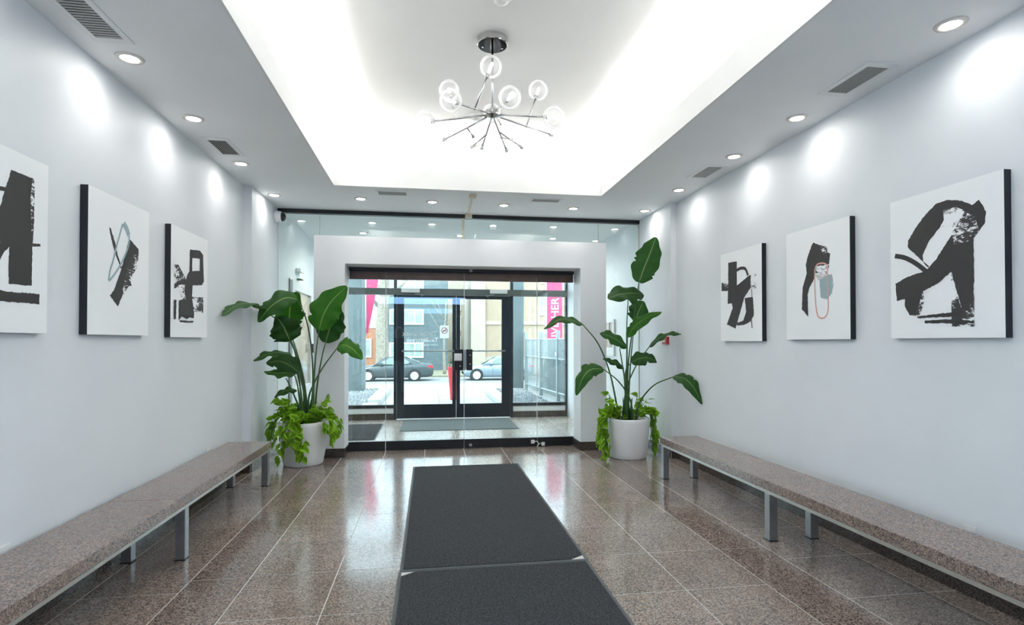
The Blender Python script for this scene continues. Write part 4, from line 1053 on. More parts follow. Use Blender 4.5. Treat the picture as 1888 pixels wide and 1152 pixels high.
def pothos(root, c, r_top, z_top, cascades, seed):
    rnd = random.Random(seed); cnt = 0
    for ang, spread, nv, z_end, out in cascades:
        for k in range(nv):
            a = R(ang) + rnd.uniform(-1, 1) * R(spread)
            ze = z_end + rnd.uniform(0, 0.22) * (k > 0)
            dirv = Vector((math.cos(a), math.sin(a), 0)); tang = Vector((-dirv.y, dirv.x, 0))
            o_ = out * rnd.uniform(0.5, 1.0)
            if ze < z_top:
                r0 = r_top + 0.02
                P_ = [c + dirv * 0.10 + Vector((0, 0, z_top - 0.03)), c + dirv * (r_top * 0.75) + Vector((0, 0, z_top + 0.08)), c + dirv * (r0 + o_ * 0.5) + Vector((0, 0, z_top + 0.03)),
                      c + dirv * (r0 + o_) + tang * rnd.uniform(-.05, .05) + Vector((0, 0, (z_top + ze) / 2)), c + dirv * (r0 + o_ * 0.85) + tang * rnd.uniform(-.06, .06) + Vector((0, 0, ze))]
            else:
                P_ = [c + dirv * 0.06 + Vector((0, 0, z_top - 0.03)), c + dirv * (r_top * 0.5) + Vector((0, 0, z_top + 0.07)), c + dirv * (r_top * 0.9) + Vector((0, 0, ze))]
            L_ = sum((P_[i + 1] - P_[i]).length for i in range(len(P_) - 1))
            n = max(6, int(L_ / 0.040))
            cc = catmull(P_, n)
            bm = bmesh.new(); tube(bm, cc, [0.0035] * (n + 1), 5)
            vn = finish(bm, 'vine', M['vine'], root, True)
            for i in range(2, n + 1):
                s = rnd.uniform(0.066, 0.108)
                p = cc[i] + tang * rnd.uniform(-0.045, 0.045) + dirv * rnd.uniform(0.0, 0.035)
                p.x = min(max(p.x, PXL + 0.085), PXR - 0.085); p.y = min(p.y, 7.12)
                down = Vector((0, 0, -1)) * rnd.uniform(0.3, 1.0) + tang * rnd.uniform(-0.9, 0.9) + dirv * rnd.uniform(0.0, 0.6)
                if cc[i].z > z_top + 0.02: down = Vector((0, 0, rnd.uniform(-0.3, 0.5))) + tang * rnd.uniform(-1, 1) + dirv * rnd.uniform(-0.2, 1)
                yv = down.normalized()
                nz = (dirv * rnd.uniform(0.6, 1.0) + Vector((0, 0, rnd.uniform(0.2, 0.9))) + tang * rnd.uniform(-0.5, 0.5))
                nz = (nz - yv * nz.dot(yv)).normalized(); xv = yv.cross(nz)
                mtx = Matrix((xv, yv, nz)).transposed().to_4x4()
                lf = bpy.data.objects.new('pothos_leaf', PLEAF); link(lf); lf.parent = vn
                mtx.translation = p - ORG[root.name]
                lf.matrix_local = mtx @ Matrix.Diagonal((s * 0.92, s, s, 1)); cnt += 1
    return cnt

def potted(c, r_top, r_bot, z_top, leaves, cascades, label, seed):
    c = Vector(c)
    t = thing('potted_plant', c, label, 'potted plant', 'potted plants beside the door surround')
    pr = []
    for k in range(11):
        u = k / 10
        bulge = 0.012 * math.sin(math.pi * u)
        pr.append((r_bot + (r_top - r_bot) * u + bulge, 0.008 + (z_top - 0.008) * u))
    prof = [(r_bot - 0.02, 0.001), (r_bot - 0.004, 0.003)] + pr + [(r_top - 0.006, z_top + 0.006), (r_top - 0.022, z_top + 0.004), (r_top - 0.03, z_top - 0.05), (r_top - 0.035, z_top - 0.06)]
    bm = bmesh.new(); lathe(bm, c, prof, 56); finish(bm, 'pot', M['pot'], t, True)
    bm = bmesh.new(); lathe(bm, c, [(r_top - 0.036, z_top - 0.058), (r_top - 0.036, z_top - 0.045), (0.1, z_top - 0.03), (0.002, z_top - 0.028)], 28); finish(bm, 'soil', M['soil'], t)
    for k, (stalk, mid, w, nrm, bright) in enumerate(leaves):
        b0 = Vector(stalk[0]); root_ = Vector((c.x + (b0.x - c.x) * 0.8, c.y + (b0.y - c.y) * 0.8, z_top - 0.05))
        pts = catmull([root_] + [Vector(p) for p in stalk], 22)
        bm = bmesh.new(); tube(bm, pts, [0.016 - 0.010 * (i / 22) ** 0.7 for i in range(23)], 8); st = finish(bm, 'leaf_stalk', M['stalk'], t, True)
        blade(t, mid, w, nrm, M['leaf2'] if bright else M['leaf'], seed + k)
    for k in range(4):
        a = seed + k * 1.7; p = c + Vector((0.05 * math.cos(a), 0.05 * math.sin(a), z_top - 0.05))
        bm = bmesh.new(); tube(bm, [p, p + Vector((0.01 * math.cos(a), 0.01 * math.sin(a), 0.16)), p + Vector((0.03 * math.cos(a), 0.03 * math.sin(a), 0.30))], [0.020, 0.014, 0.003], 8)
        finish(bm, 'leaf_sheath', M['sheath'] if k % 2 else M['stalk'], t, True)
    pothos(t, c, r_top, z_top, cascades, seed)
    return t
potted((-1.480, 6.925, 0), 0.285, 0.222, 0.505, LEAVES_A, [(-108, 22, 6, 0.10, 0.07), (176, 20, 5, 0.24, 0.09), (-18, 26, 6, 0.24, 0.10), (-80, 100, 20, 0.57, 0.03), (90, 90, 5, 0.60, 0.03)],
       'white pot of bird-of-paradise with pothos trailing over its front', 3)
potted((2.490, 6.745, 0), 0.268, 0.226, 0.490, LEAVES_B, [(188, 16, 7, 0.03, 0.07), (-6, 16, 7, 0.05, 0.07), (180, 40, 7, 0.58, 0.03), (0, 40, 6, 0.56, 0.03)],
       'white pot of bird-of-paradise with one leaf held high, pothos trailing on both sides', 5)

# ---- small fixtures
sc_ = thing('security_camera', (PXL, 7.44, 3.03), 'silver dome security camera in the corner by the glass wall', 'security camera')
bm = bmesh.new(); lathe(bm, (PXL, 7.46, 3.055), [(0.075, 0.001), (0.078, 0.02), (0.070, 0.075), (0.062, 0.085)], 28, 'X'); finish(bm, 'housing', M['vent_metal'], sc_, True)
bm = bmesh.new(); lathe(bm, (PXL, 7.46, 3.055), [(0.058, 0.0855), (0.052, 0.108), (0.035, 0.128), (0.004, 0.138)], 24, 'X'); finish(bm, 'dome', M['dark_plastic'], sc_, True)
rc = thing('cable_raceway', (0.52, 7.0, ZC), 'cream surface raceway crossing the soffit and dropping down the glass', 'cable raceway')
bm = bmesh.new(); box(bm, 0.468, 0.550, 6.52, 6.60, ZC - 0.032, ZC - 0.0005, 0.004); finish(bm, 'junction_box', M['cream_plastic'], rc)
bm = bmesh.new(); obox(bm, (0.516, 7.07, ZC - 0.007), 0.026, 0.955, 0.013, Euler((0, 0, R(-1.2)))); finish(bm, 'ceiling_channel', M['cream_plastic'], rc)
bm = bmesh.new(); box(bm, 0.480, 0.575, D - 0.08, D - 0.031, ZC - 0.055, ZC - 0.0005, 0.004); finish(bm, 'corner_box', M['cream_plastic'], rc)
bm = bmesh.new(); box(bm, 0.440, 0.468, D - 0.020, D - 0.001, 2.795, ZC - 0.002, 0.002); finish(bm, 'drop_channel', M['cream_plastic'], rc)
fa_ = thing('fire_alarm', (PXR, 6.66, 1.42), 'small red fire alarm pull box on the pilaster', 'fire alarm')
bbox('backbox', PXR - 0.035, PXR - 0.0005, 6.60, 6.74, 1.420, 1.515, M['red_plastic'], fa_, 0.003)
bbox('pull_handle', PXR - 0.046, PXR - 0.0355, 6.63, 6.71, 1.45, 1.475, M['white_plastic'], fa_, 0.002)
for x, y, z, s_, lab in ((XR, 2.76, 0.345, -1, 'white wall outlet plate behind the bench under the pink loop painting'), (XL, 5.57, 0.40, 1, 'white wall outlet plate behind the far end of the bench under the black ring painting'), (XL, 3.05, 0.405, 1, 'white wall outlet plate behind the bench below the black leaning block painting')):
    t = thing('wall_outlet', (x, y, z - 0.06), lab, 'wall outlet', 'wall outlets')
    bm = bmesh.new(); box(bm, min(x + s_ * 0.0005, x + s_ * 0.007), max(x + s_ * 0.0005, x + s_ * 0.007), y - 0.037, y + 0.037, z - 0.06, z + 0.055, 0.002); finish(bm, 'cover_plate', M['white_plastic'], t)
    for dz in (-0.022, 0.022):
        bm = bmesh.new(); box(bm, min(x + s_ * 0.0072, x + s_ * 0.009), max(x + s_ * 0.0072, x + s_ * 0.009), y - 0.017, y + 0.017, z + dz - 0.014, z + dz + 0.014); finish(bm, 'socket', M['vent_metal'], t)
# linear lamps on the rear wall, seen mirrored in the glass
for z, xa, xb, lab in ((2.80, -1.6, 1.2, 'long bluish linear wall lamp on the slate rear wall'),):
    t = thing('wall_lamp', ((xa + xb) / 2, BY, z), lab, 'wall lamp')
    bbox('lamp_body', xa, xb, BY + 0.0005, BY + 0.03, z - 0.12, z + 0.12, M['steel'], t)
    bbox('diffuser', xa + 0.01, xb - 0.01, BY + 0.0305, BY + 0.06, z - 0.11, z + 0.11, M['strip_lamp'], t)

# ================================================================== OUTDOORS
GZ = -0.85                                   # street level, lower than the entrance
bm = bmesh.new()
def strip(bm, prof, x0, x1, t=0.25):
    top0 = [bm.verts.new((x0, y, z)) for y, z in prof]; top1 = [bm.verts.new((x1, y, z)) for y, z in prof]
    bot0 = [bm.verts.new((x0, y, z - t)) for y, z in prof]; bot1 = [bm.verts.new((x1, y, z - t)) for y, z in prof]
    n = len(prof)
    for i in range(n - 1):
        bm.faces.new((top0[i], top1[i], top1[i + 1], top0[i + 1])); bm.faces.new((bot0[i], bot0[i + 1], bot1[i + 1], bot1[i]))
        bm.faces.new((top0[i], top0[i + 1], bot0[i + 1], bot0[i])); bm.faces.new((top1[i], bot1[i], bot1[i + 1], top1[i + 1]))
    bm.faces.new((top0[0], bot0[0], bot1[0], top1[0])); bm.faces.new((top0[-1], top1[-1], bot1[-1], bot0[-1]))
strip(bm, [(10.73, -0.03), (17.5, -0.03), (29.6, GZ + 0.09)], -14, 16)
gr = finish(bm, 'walkway', M['concrete']); tag(gr, 'pale concrete forecourt sloping down to the street', kind='structure')
ys = [10.74 + 1.352 * k for k in range(6)]
for y0, y1 in zip(ys[:-1], ys[1:]):
    for x0, x1 in ((-1.09, 0.24), (0.25, 1.55)): bbox('paving_slab', x0, x1, y0 + 0.004, y1 - 0.004, -0.0295, 0.0, M['concrete'], gr)
st = bbox('street', -30, 40, 29.65, 36.6, GZ - 0.3, GZ, M['asphalt']); tag(st, 'grey asphalt street with parked cars', kind='structure')
vg = bbox('verge', -30, 40, 36.65, 60, GZ - 0.3, GZ + 0.10, M['grass']); tag(vg, 'dry grass verge across the street', kind='structure')
for x0, x1, y0, y1, lab in ((-1.40, -1.10, 13.1, 16.8, 'long pale concrete kerb beside the grey pier gravel bed'), (1.56, 1.86, 12.1, 16.6, 'long pale concrete kerb beside the fence gravel bed')):
    k = bbox('planter_kerb', x0, x1, y0, y1, -0.028, 0.13, M['kerb'], None, 0.01); tag(k, lab, 'kerb', 'gravel bed kerbs')
k = bbox('planter_kerb', -1.40, -1.10, 10.9, 12.4, -0.028, 0.13, M['kerb'], None, 0.01); tag(k, 'short pale concrete kerb right outside the doors', 'kerb', 'gravel bed kerbs')
def gravel(x0, x1, y0, y1, n, seed, lab):
    rnd = random.Random(seed); bm = bmesh.new()
    base = [Vector(v) for v in ((0, 0, 1), (0.9, 0, 0.1), (-0.45, 0.8, 0), (-0.45, -0.8, 0), (0, 0, -0.6))]
    for _ in range(n):
        s = rnd.uniform(0.025, 0.06); a = rnd.uniform(0, 6.28)
        o_ = Vector((rnd.uniform(x0, x1), rnd.uniform(y0, y1), rnd.uniform(-0.02, 0.03)))
        if -2.83 < o_.x < -1.85 and o_.y > 16.37: continue
        m = Matrix.Rotation(a, 3, 'Z') @ Matrix.Rotation(rnd.uniform(-.5, .5), 3, 'X')
        v = [bm.verts.new(o_ + m @ (b * s * rnd.uniform(0.7, 1.2))) for b in base]
        for f in ((0, 1, 2), (0, 2, 3), (0, 3, 1), (4, 2, 1), (4, 3, 2), (4, 1, 3)): bm.faces.new([v[i] for i in f])
    o = finish(bm, 'gravel', M['gravel'])
    tag(o, lab, 'gravel', None, 'stuff')
gravel(-3.2, -1.48, 10.9, 17.2, 5200, 1, 'bed of grey gravel around the grey pier')
gravel(1.94, 2.80, 11.6, 16.68, 3600, 2, 'bed of grey gravel in front of the bar fence')
pl_ = bbox('pier', -2.75, -1.93, 16.45, 17.35, -0.03, 3.6, M['pier'], None, 0.02); tag(pl_, 'square grey pier standing in the gravel bed', 'pier')
pr_ = bbox('pier', 2.52, 2.87, 16.75, 17.3, -0.03, 3.6, M['pier'], None, 0.02); tag(pr_, 'slim grey pier at the end of the bar fence', 'pier')
cn_ = bbox('canopy', -3.5, 4.2, 10.75, 11.7, 3.25, 3.45, M['white_paint']); tag(cn_, 'white canopy slab over the outer doors', 'canopy')

# ---- bar fence
fn = thing('bar_fence', (3.1, 14.8, 0), 'grey steel bar fence with lattice upper panels along the gravel bed', 'fence')
A_, B_ = Vector((3.275, 12.75, 0)), Vector((2.93, 16.7, 0))
n = 38
bm = bmesh.new(); box(bm, -0.009, 0.009, -0.009, 0.009, 0.06, 1.50); bme = bpy.data.meshes.new('bar'); bm.to_mesh(bme); bm.free(); bme.materials.append(M['fence'])
for i in range(n + 1):
    p = A_.lerp(B_, i / n)
    o = bpy.data.objects.new('bar', bme); link(o); o.parent = fn; o.location = p - ORG[fn.name]
for z in (0.17, 1.02, 1.52):
    bm = bmesh.new(); tube(bm, [A_ + Vector((0, 0, z)), B_ + Vector((0, 0, z))], 0.026, 6); finish(bm, 'rail', M['fence'], fn)
for tt in (0.0, 0.215, 0.60, 1.0):
    p = A_.lerp(B_, tt); po = bbox('post', p.x - 0.045, p.x + 0.045, p.y - 0.045, p.y + 0.045, -0.028, 1.74, M['fence'], fn, 0.004)
    if 0.1 < tt < 0.3: bbox('latch', p.x - 0.075, p.x - 0.046, p.y - 0.06, p.y + 0.02, 1.10, 1.19, M['white_plastic'], po, 0.004)
dv = (B_ - A_).normalized(); bm = bmesh.new(); L_ = (B_ - A_).length
for s_ in (1, -1):
    k = -0.5
    while k < L_ + 0.5:
        a, b = max(0, min(L_, k)), max(0, min(L_, k + s_ * 0.48))
        z0 = 1.03 + abs(a - k); z1 = 1.51 - abs(k + s_ * 0.48 - b)
        if abs(b - a) > 0.05: tube(bm, [A_ + dv * a + Vector((-0.014, 0, z0)), A_ + dv * b + Vector((-0.014, 0, z1))], 0.007, 4)
        k += 0.085
lt = finish(bm, 'lattice', M['fence'], fn); lt['kind'] = 'stuff'

gw = bbox('garden_wall', 3.62, 3.82, 11.5, 17.5, -0.03, 1.48, M['garden_wall']); tag(gw, 'low dark grey garden wall behind the bar fence', 'garden wall')
# ---- banners
bn = thing('street_banner', (4.12, 18.0, GZ), 'upright pink banner with white lettering on a steel pole', 'banner')
bm = bmesh.new(); tube(bm, [(3.83, 18.0, -0.06), (3.83, 18.0, 3.9)], 0.03, 10); finish(bm, 'pole', M['steel'], bn, True)
bm = bmesh.new(); box(bm, 3.865, 4.375, 17.99, 18.01, 1.35, 3.75); finish(bm, 'cloth', M['banner'], bn)
for z in (1.37, 3.73):
    bm = bmesh.new(); tube(bm, [(3.83, 18.0, z), (4.38, 18.0, z)], 0.012, 8); finish(bm, 'crossbar', M['steel'], bn, True)
text_mesh('lettering', 'LIVE HERE', 0.36, M['decal'], bn, (4.245, 17.985, 1.42), (R(90), R(-90), 0), 0.002, font_scale_x=1.05)
b2 = thing('pennant_banner', (-1.90, 18.2, -0.1), 'pink tapering pennant banner on a pole behind the grey pier', 'banner')
bm = bmesh.new(); tube(bm, [(-2.02, 18.2, -0.08), (-2.02, 18.2, 4.2)], 0.025, 10); finish(bm, 'pole', M['steel'], b2, True)
bm = bmesh.new(); vv = [bm.verts.new((x, 18.19, z)) for x, z in ((-1.99, 1.7), (-1.93, 1.75), (-1.60, 3.5), (-1.55, 4.1), (-1.99, 4.15))]; f = bm.faces.new(vv)
ex = bmesh.ops.extrude_face_region(bm, geom=[f]); bmesh.ops.translate(bm, verts=[v for v in ex['geom'] if isinstance(v, bmesh.types.BMVert)], vec=(0, 0.012, 0)); finish(bm, 'cloth', M['banner'], b2)

# ---- red planter with a clipped evergreen
rp = thing('red_planter', (0.615, 14.0, 0), 'tall red tapered planter with dark evergreen outside the doors', 'planter')
bm = bmesh.new(); lathe(bm, (0.615, 14.0, 0), [(0.085, 0.001), (0.09, 0.01), (0.155, 0.80), (0.165, 0.83), (0.14, 0.83), (0.135, 0.78)], 28); finish(bm, 'pot', M['red_planter'], rp, True)
bm = bmesh.new(); rnd = random.Random(4)
for k in range(260):
    h = rnd.random(); a = rnd.uniform(0, 6.28); r_ = (0.16 * (1 - h) + 0.03) * rnd.uniform(0.5, 1)
    p = Vector((0.615 + r_ * math.cos(a), 14.0 + r_ * math.sin(a), 0.80 + 0.42 * h))
    d_ = Vector((math.cos(a), math.sin(a), rnd.uniform(0.2, 1.2))).normalized() * rnd.uniform(0.03, 0.07)
    s_ = Vector((-math.sin(a), math.cos(a), 0)) * 0.012
    bm.faces.new([bm.verts.new(q) for q in (p - s_, p + s_, p + d_)])
ev = finish(bm, 'foliage', M['evergreen'], rp); ev['kind'] = 'stuff'

# ---- parked cars (noses towards -x)
def car(x_front, wheelbase, foh, length, y_near, gz, paint, hatch, label):
    t = thing('parked_car', (x_front - foh + length / 2, y_near + 0.9, gz), label, 'car', 'cars parked along the street')
    X0 = x_front - foh; hw = 0.90; yc = y_near + hw
    stn = [(0.0, 0.74, 0.38, 0.60), (0.12, 0.84, 0.24, 0.72), (0.45, 0.89, 0.20, 0.82), (1.25, 0.90, 0.20, 0.93), (2.2, 0.90, 0.20, 0.96), (length - 1.1, 0.90, 0.20, 1.0), (length - 0.35, 0.88, 0.24, 1.04 if not hatch else 1.0), (length - 0.08, 0.84, 0.30, 0.98), (length, 0.78, 0.42, 0.86)]
    bm = bmesh.new(); rings = []
    for s, w, zb, zt in stn:
        half = [(0.90, zb), (1.0, zb + 0.14), (1.0, zt - 0.22), (0.985, zt - 0.08), (0.90, zt), (0.4, zt + 0.025)]
        ring = [(-w * a, z) for a, z in half] + [(w * a, z) for a, z in half[::-1]]
        rings.append([bm.verts.new((X0 + s, yc + y, gz + z)) for y, z in ring])
    for i in range(len(rings) - 1):
        for k in range(12): bm.faces.new((rings[i][k], rings[i][(k + 1) % 12], rings[i + 1][(k + 1) % 12], rings[i + 1][k]))
    bm.faces.new(rings[0]); bm.faces.new(rings[-1])
    body = finish(bm, 'body', paint, t, True)
    a0, a1 = 1.15, (length - 0.75 if not hatch else length - 0.18)
    r0, r1 = 2.05, (length - 1.75 if not hatch else length - 0.95)
    bm = bmesh.new(); zb, zt = 0.92, 1.45
    cab = [(a0, zb, 0.84), (a0 + (r0 - a0) * 0.55, zb + 0.34, 0.76), (r0 - 0.1, zt - 0.06, 0.66), (r0 + 0.35, zt, 0.63), (r1, zt - 0.01, 0.63), (r1 + (a1 - r1) * 0.45, zb + 0.36, 0.72), (a1, zb + 0.08, 0.84)]
    rr = []
    for s, z, w in cab:
        lo = zb - 0.05
        zz = max(z, lo + 0.03)
        rr.append([bm.verts.new((X0 + s, yc + y, gz + q)) for y, q in ((-0.86, lo), (-w, zz - 0.02), (-w * 0.8, zz), (w * 0.8, zz), (w, zz - 0.02), (0.86, lo))])
    for i in range(len(rr) - 1):
        for k in range(6): bm.faces.new((rr[i][k], rr[i][(k + 1) % 6], rr[i + 1][(k + 1) % 6], rr[i + 1][k]))
    bm.faces.new(rr[0]); bm.faces.new(rr[-1])
    finish(bm, 'cabin', paint, t, True)
    def sidewin(pts):
        for sgn in (-1, 1):
            bm = bmesh.new()
            v = []
            for s, z in pts:
                f_ = (z - (zb - 0.05)) / (zt - 0.02 - zb + 0.05); w = 0.86 + (0.63 - 0.86) * f_
                v.append(bm.verts.new((X0 + s, yc + sgn * (w + 0.035), gz + z)))
            f = bm.faces.new(v); e_ = bmesh.ops.extrude_face_region(bm, geom=[f]); bmesh.ops.translate(bm, verts=[q for q in e_['geom'] if isinstance(q, bmesh.types.BMVert)], vec=(0, -sgn * 0.03, 0))
            finish(bm, 'side_window', M['car_glass'], t)
    mid = (r0 + r1) / 2 + 0.1
    sidewin([(a0 + 0.42, zb + 0.08), (r0 + 0.05, zt - 0.09), (mid - 0.04, zt - 0.06), (mid - 0.04, zb + 0.06)])
    sidewin([(mid + 0.04, zb + 0.06), (mid + 0.04, zt - 0.06), (r1 - 0.02, zt - 0.08), (r1 + 0.36, zb + 0.22), (r1 + 0.30, zb + 0.10)])
    # windscreen and rear window
    for pts, nm in ((((a0 + 0.05, zb + 0.06), (r0 - 0.06, zt - 0.03)), 'windscreen'), (((r1 + 0.05, zt - 0.03), (a1 - 0.12, zb + 0.14)), 'rear_window')):
        (sa, za), (sb, zb2) = pts
        bm = bmesh.new(); off = 0.03
        bm.faces.new([bm.verts.new((X0 + s + (-off if nm == 'windscreen' else off), yc + y, gz + z + off)) for s, z, y in ((sa, za, -0.62), (sa, za, 0.62), (sb, zb2, 0.58), (sb, zb2, -0.58))])
        finish(bm, nm, M['car_glass'], t)
    for wx in (x_front, x_front + wheelbase):
        for sgn in (-1, 1):
            yy = yc + sgn * (hw - 0.02)
            bm = bmesh.new(); lathe(bm, (wx, yy, gz + 0.33), [(0.39, -0.05 * sgn), (0.39, 0.022 * sgn), (0.30, 0.023 * sgn)], 28, 'Y'); finish(bm, 'wheel_arch', M['tyre'], t)
            bm = bmesh.new(); lathe(bm, (wx, yy, gz + 0.325), [(0.22, -0.16 * sgn), (0.31, -0.15 * sgn), (0.325, -0.10 * sgn), (0.325, 0.02 * sgn), (0.30, 0.045 * sgn), (0.235, 0.045 * sgn), (0.22, 0.02 * sgn)], 28, 'Y'); wh = finish(bm, 'wheel', M['tyre'], t, True)
            bm = bmesh.new(); lathe(bm, (wx, yy, gz + 0.325), [(0.236, 0.046 * sgn), (0.236, 0.052 * sgn), (0.205, 0.05 * sgn), (0.205, 0.03 * sgn)], 28, 'Y')
            for k in range(9):
                a = k * 2 * math.pi / 9
                obox(bm, (wx + 0.12 * math.cos(a), yy + 0.045 * sgn, gz + 0.325 + 0.12 * math.sin(a)), 0.20, 0.02, 0.030, Euler((0, -a, 0)))
            finish(bm, 'alloy_rim', M['alloy'], wh)
    xe = X0 + length
    bm = bmesh.new()
    for sgn in (-1, 1): obox(bm, (xe - 0.20, yc + sgn * 0.83, gz + 0.86), 0.36, 0.10, 0.13, Euler((0, R(12), sgn * R(8))))
    finish(bm, 'tail_lamp', M['tail_red'], t)
    bm = bmesh.new()
    for sgn in (-1, 1): obox(bm, (X0 + 0.30, yc + sgn * 0.80, gz + 0.68), 0.42, 0.10, 0.11, Euler((0, R(-12), -sgn * R(10))))
    finish(bm, 'head_lamp', M['head_lamp'], t)
    bm = bmesh.new()
    for sgn in (-1, 1): box(bm, X0 + a0 + 0.42, X0 + a0 + 0.60, yc + sgn * 0.94 - 0.09, yc + sgn * 0.94 + 0.09, gz + 0.97, gz + 1.08, 0.02)
    finish(bm, 'wing_mirror', paint, t)
    for s in (mid, r0 - 0.30):
        bbox('door_seam', X0 + s - 0.006, X0 + s + 0.006, y_near - 0.004, y_near + 0.012, gz + 0.34, gz + 0.80, M['tyre'], t)
    for s in (mid - 0.22, mid + 0.75):
        bbox('door_handle', X0 + s, X0 + s + 0.16, y_near - 0.012, y_near + 0.03, gz + 0.80, gz + 0.83, paint, t)
    return t
car(-3.514, 2.66, 0.90, 4.66, 33.0, GZ, M['car_dark'], False, 'dark grey sedan with red tail lamp parked before the tree')
car(2.804, 2.62, 0.80, 4.25, 33.0, GZ, M['car_silver'], True, 'silver blue hatchback parked before the beige building')

# ---- bare street tree
tr_ = thing('street_tree', (-3.0, 36.9, GZ + 0.10), 'thick bare tree trunk standing behind the dark sedan', 'tree')
bm = bmesh.new(); rnd = random.Random(9)
pts = catmull([(-3.05, 36.9, GZ + 0.08), (-3.0, 36.9, 0.8), (-3.05, 36.9, 2.4), (-2.95, 36.85, 4.0), (-2.85, 36.8, 6.0)], 26)
tube(bm, pts, [0.55 - 0.10 * min(1, i / 4) - 0.006 * i + rnd.uniform(-.015, .015) for i in range(27)], 18); finish(bm, 'trunk', M['bark'], tr_, True)
for a, l, z in ((0.3, 3.0, 4.2), (2.6, 2.8, 4.6), (1.2, 3.2, 5.2), (4.0, 2.6, 5.5), (5.2, 2.8, 5.8)):
    p0 = Vector((-2.92, 36.82, z)); d_ = Vector((math.cos(a), math.sin(a) * 0.5, 0.9))
    bm = bmesh.new(); q = catmull([p0, p0 + d_ * l * 0.4, p0 + d_ * l * 0.7 + Vector((0.2, 0, 0.3)), p0 + d_ * l + Vector((0.1, 0, 0.8))], 12)
    tube(bm, q, [0.20 - 0.014 * i for i in range(13)], 10); finish(bm, 'branch', M['bark'], tr_, True)
st2 = thing('street_tree', (1.05, 38.5, GZ + 0.10), 'slender bare sapling in front of the grey brick building', 'tree')
bm = bmesh.new(); tube(bm, catmull([(1.05, 38.5, GZ + 0.08), (1.02, 38.5, 1.5), (1.15, 38.5, 4.2)], 12), [0.11 - 0.006 * i for i in range(13)], 8); finish(bm, 'trunk', M['bark'], st2, True)
for a, z in ((0.4, 1.6), (2.5, 1.9), (1.0, 2.4), (2.0, 2.8), (3.6, 3.0)):
    p0 = Vector((1.05, 38.5, z)); d_ = Vector((math.cos(a), 0.3 * math.sin(a), 1.1))
    bm = bmesh.new(); tube(bm, [p0, p0 + d_ * 0.7, p0 + d_ * 1.5 + Vector((0, 0, 0.3))], [0.035, 0.025, 0.01], 6); finish(bm, 'branch', M['bark'], st2, True)

# ---- buildings across the street
def far_window(parent, x0, x1, z0, z1, y, mull=(), fw=0.12):
    w = None
    bm = bmesh.new()
    box(bm, x0, x1, y - 0.10, y - 0.005, z0, z0 + fw); box(bm, x0, x1, y - 0.10, y - 0.005, z1 - fw, z1)
    box(bm, x0, x0 + fw, y - 0.10, y - 0.005, z0 + fw, z1 - fw); box(bm, x1 - fw, x1, y - 0.10, y - 0.005, z0 + fw, z1 - fw)
    for m in mull: box(bm, m - fw * 0.4, m + fw * 0.4, y - 0.09, y - 0.005, z0 + fw, z1 - fw)
    w = finish(bm, 'window', M['win_white'], parent)
    xs = [x0 + fw] + [q for m in mull for q in (m - fw * 0.4, m + fw * 0.4)] + [x1 - fw]
    for a, b in zip(xs[::2], xs[1::2]): bbox('pane', a, b, y - 0.05, y - 0.006, z0 + fw, z1 - fw, M['far_glass'], w)
gb = thing('grey_building', (-0.9, 47, GZ), 'grey brick building with white framed windows across the street', 'building')
bbox('wall', -3.32, 1.46, 44, 50, GZ, 7.5, M['grey_brick'], gb)
for k in range(52):
    z = GZ + 0.16 * k + 0.15
    if z < 7.4: bbox('brick_course', -3.32, 1.46, 43.988, 43.9995, z, z + 0.13, M['grey_brick'], gb)
far_window(gb, -3.06, -0.43, 2.80, 3.99, 43.985, (-1.12,)); far_window(gb, -3.06, -0.43, 0.22, 1.40, 43.985, (-1.12,)); far_window(gb, -3.06, -0.43, 5.3, 6.5, 43.985, (-1.12,))
bbox('parapet', -3.4, 1.54, 43.9, 50, 7.5, 7.8, M['win_white'], gb)
hb = thing('brick_house', (-6.5, 49, GZ), 'orange brick house with pale siding gable behind the tree', 'house')
bbox('brick_wall', -10.6, -4.1, 46, 53, GZ, 2.56, M['orange_brick'], hb)
bm = bmesh.new()
vv = [bm.verts.new((x, 45.95, z)) for x, z in ((-10.6, 2.56), (-4.1, 2.56), (-4.1, 4.2), (-7.35, 7.6), (-10.6, 4.2))]; f = bm.faces.new(vv)
ex = bmesh.ops.extrude_face_region(bm, geom=[f]); bmesh.ops.translate(bm, verts=[v for v in ex['geom'] if isinstance(v, bmesh.types.BMVert)], vec=(0, 7, 0)); finish(bm, 'gable', M['siding'], hb)
for k in range(22):
    z = 2.6 + 0.22 * k; w = 3.2 if z < 4.2 else 3.2 * (7.6 - z) / 3.4
    if w > 0.3: bbox('siding_board', -7.35 - w, -7.35 + w, 45.92, 45.949, z, z + 0.19, M['siding'], hb)
for s_ in (-1, 1):
    bm = bmesh.new(); obox(bm, (-7.35 + s_ * 1.70, 49.4, 5.98), 4.9, 7.6, 0.15, Euler((0, s_ * R(46.3), 0))); finish(bm, 'roof', M['roof'], hb)
far_window(hb, -5.6, -4.6, 0.2, 1.7, 45.99, (-5.1,)); far_window(hb, -8.2, -7.0, 3.4, 4.8, 45.93, (-7.6,))
bb = thing('beige_building', (9, 50, GZ), 'tall beige rendered building behind the silver hatchback', 'building')
bbox('wall', 4.6, 22, 46, 54, GZ, 9.5, M['beige'], bb)
bbox('corner_tower', 3.4, 4.59, 45.6, 54, GZ, 9.5, M['beige2'], bb)
bbox('plinth', 4.6, 22, 45.9, 45.999, GZ, 0.2, M['beige2'], bb)
bbox('string_course', 4.6, 22, 45.9, 45.999, 2.9, 3.2, M['beige2'], bb)
for x in (6.6, 9.2, 11.8, 14.4):
    for z in (0.7, 3.7, 6.4): far_window(bb, x, x + 1.2, z, z + 1.6, 45.99, (x + 0.6,), 0.10)
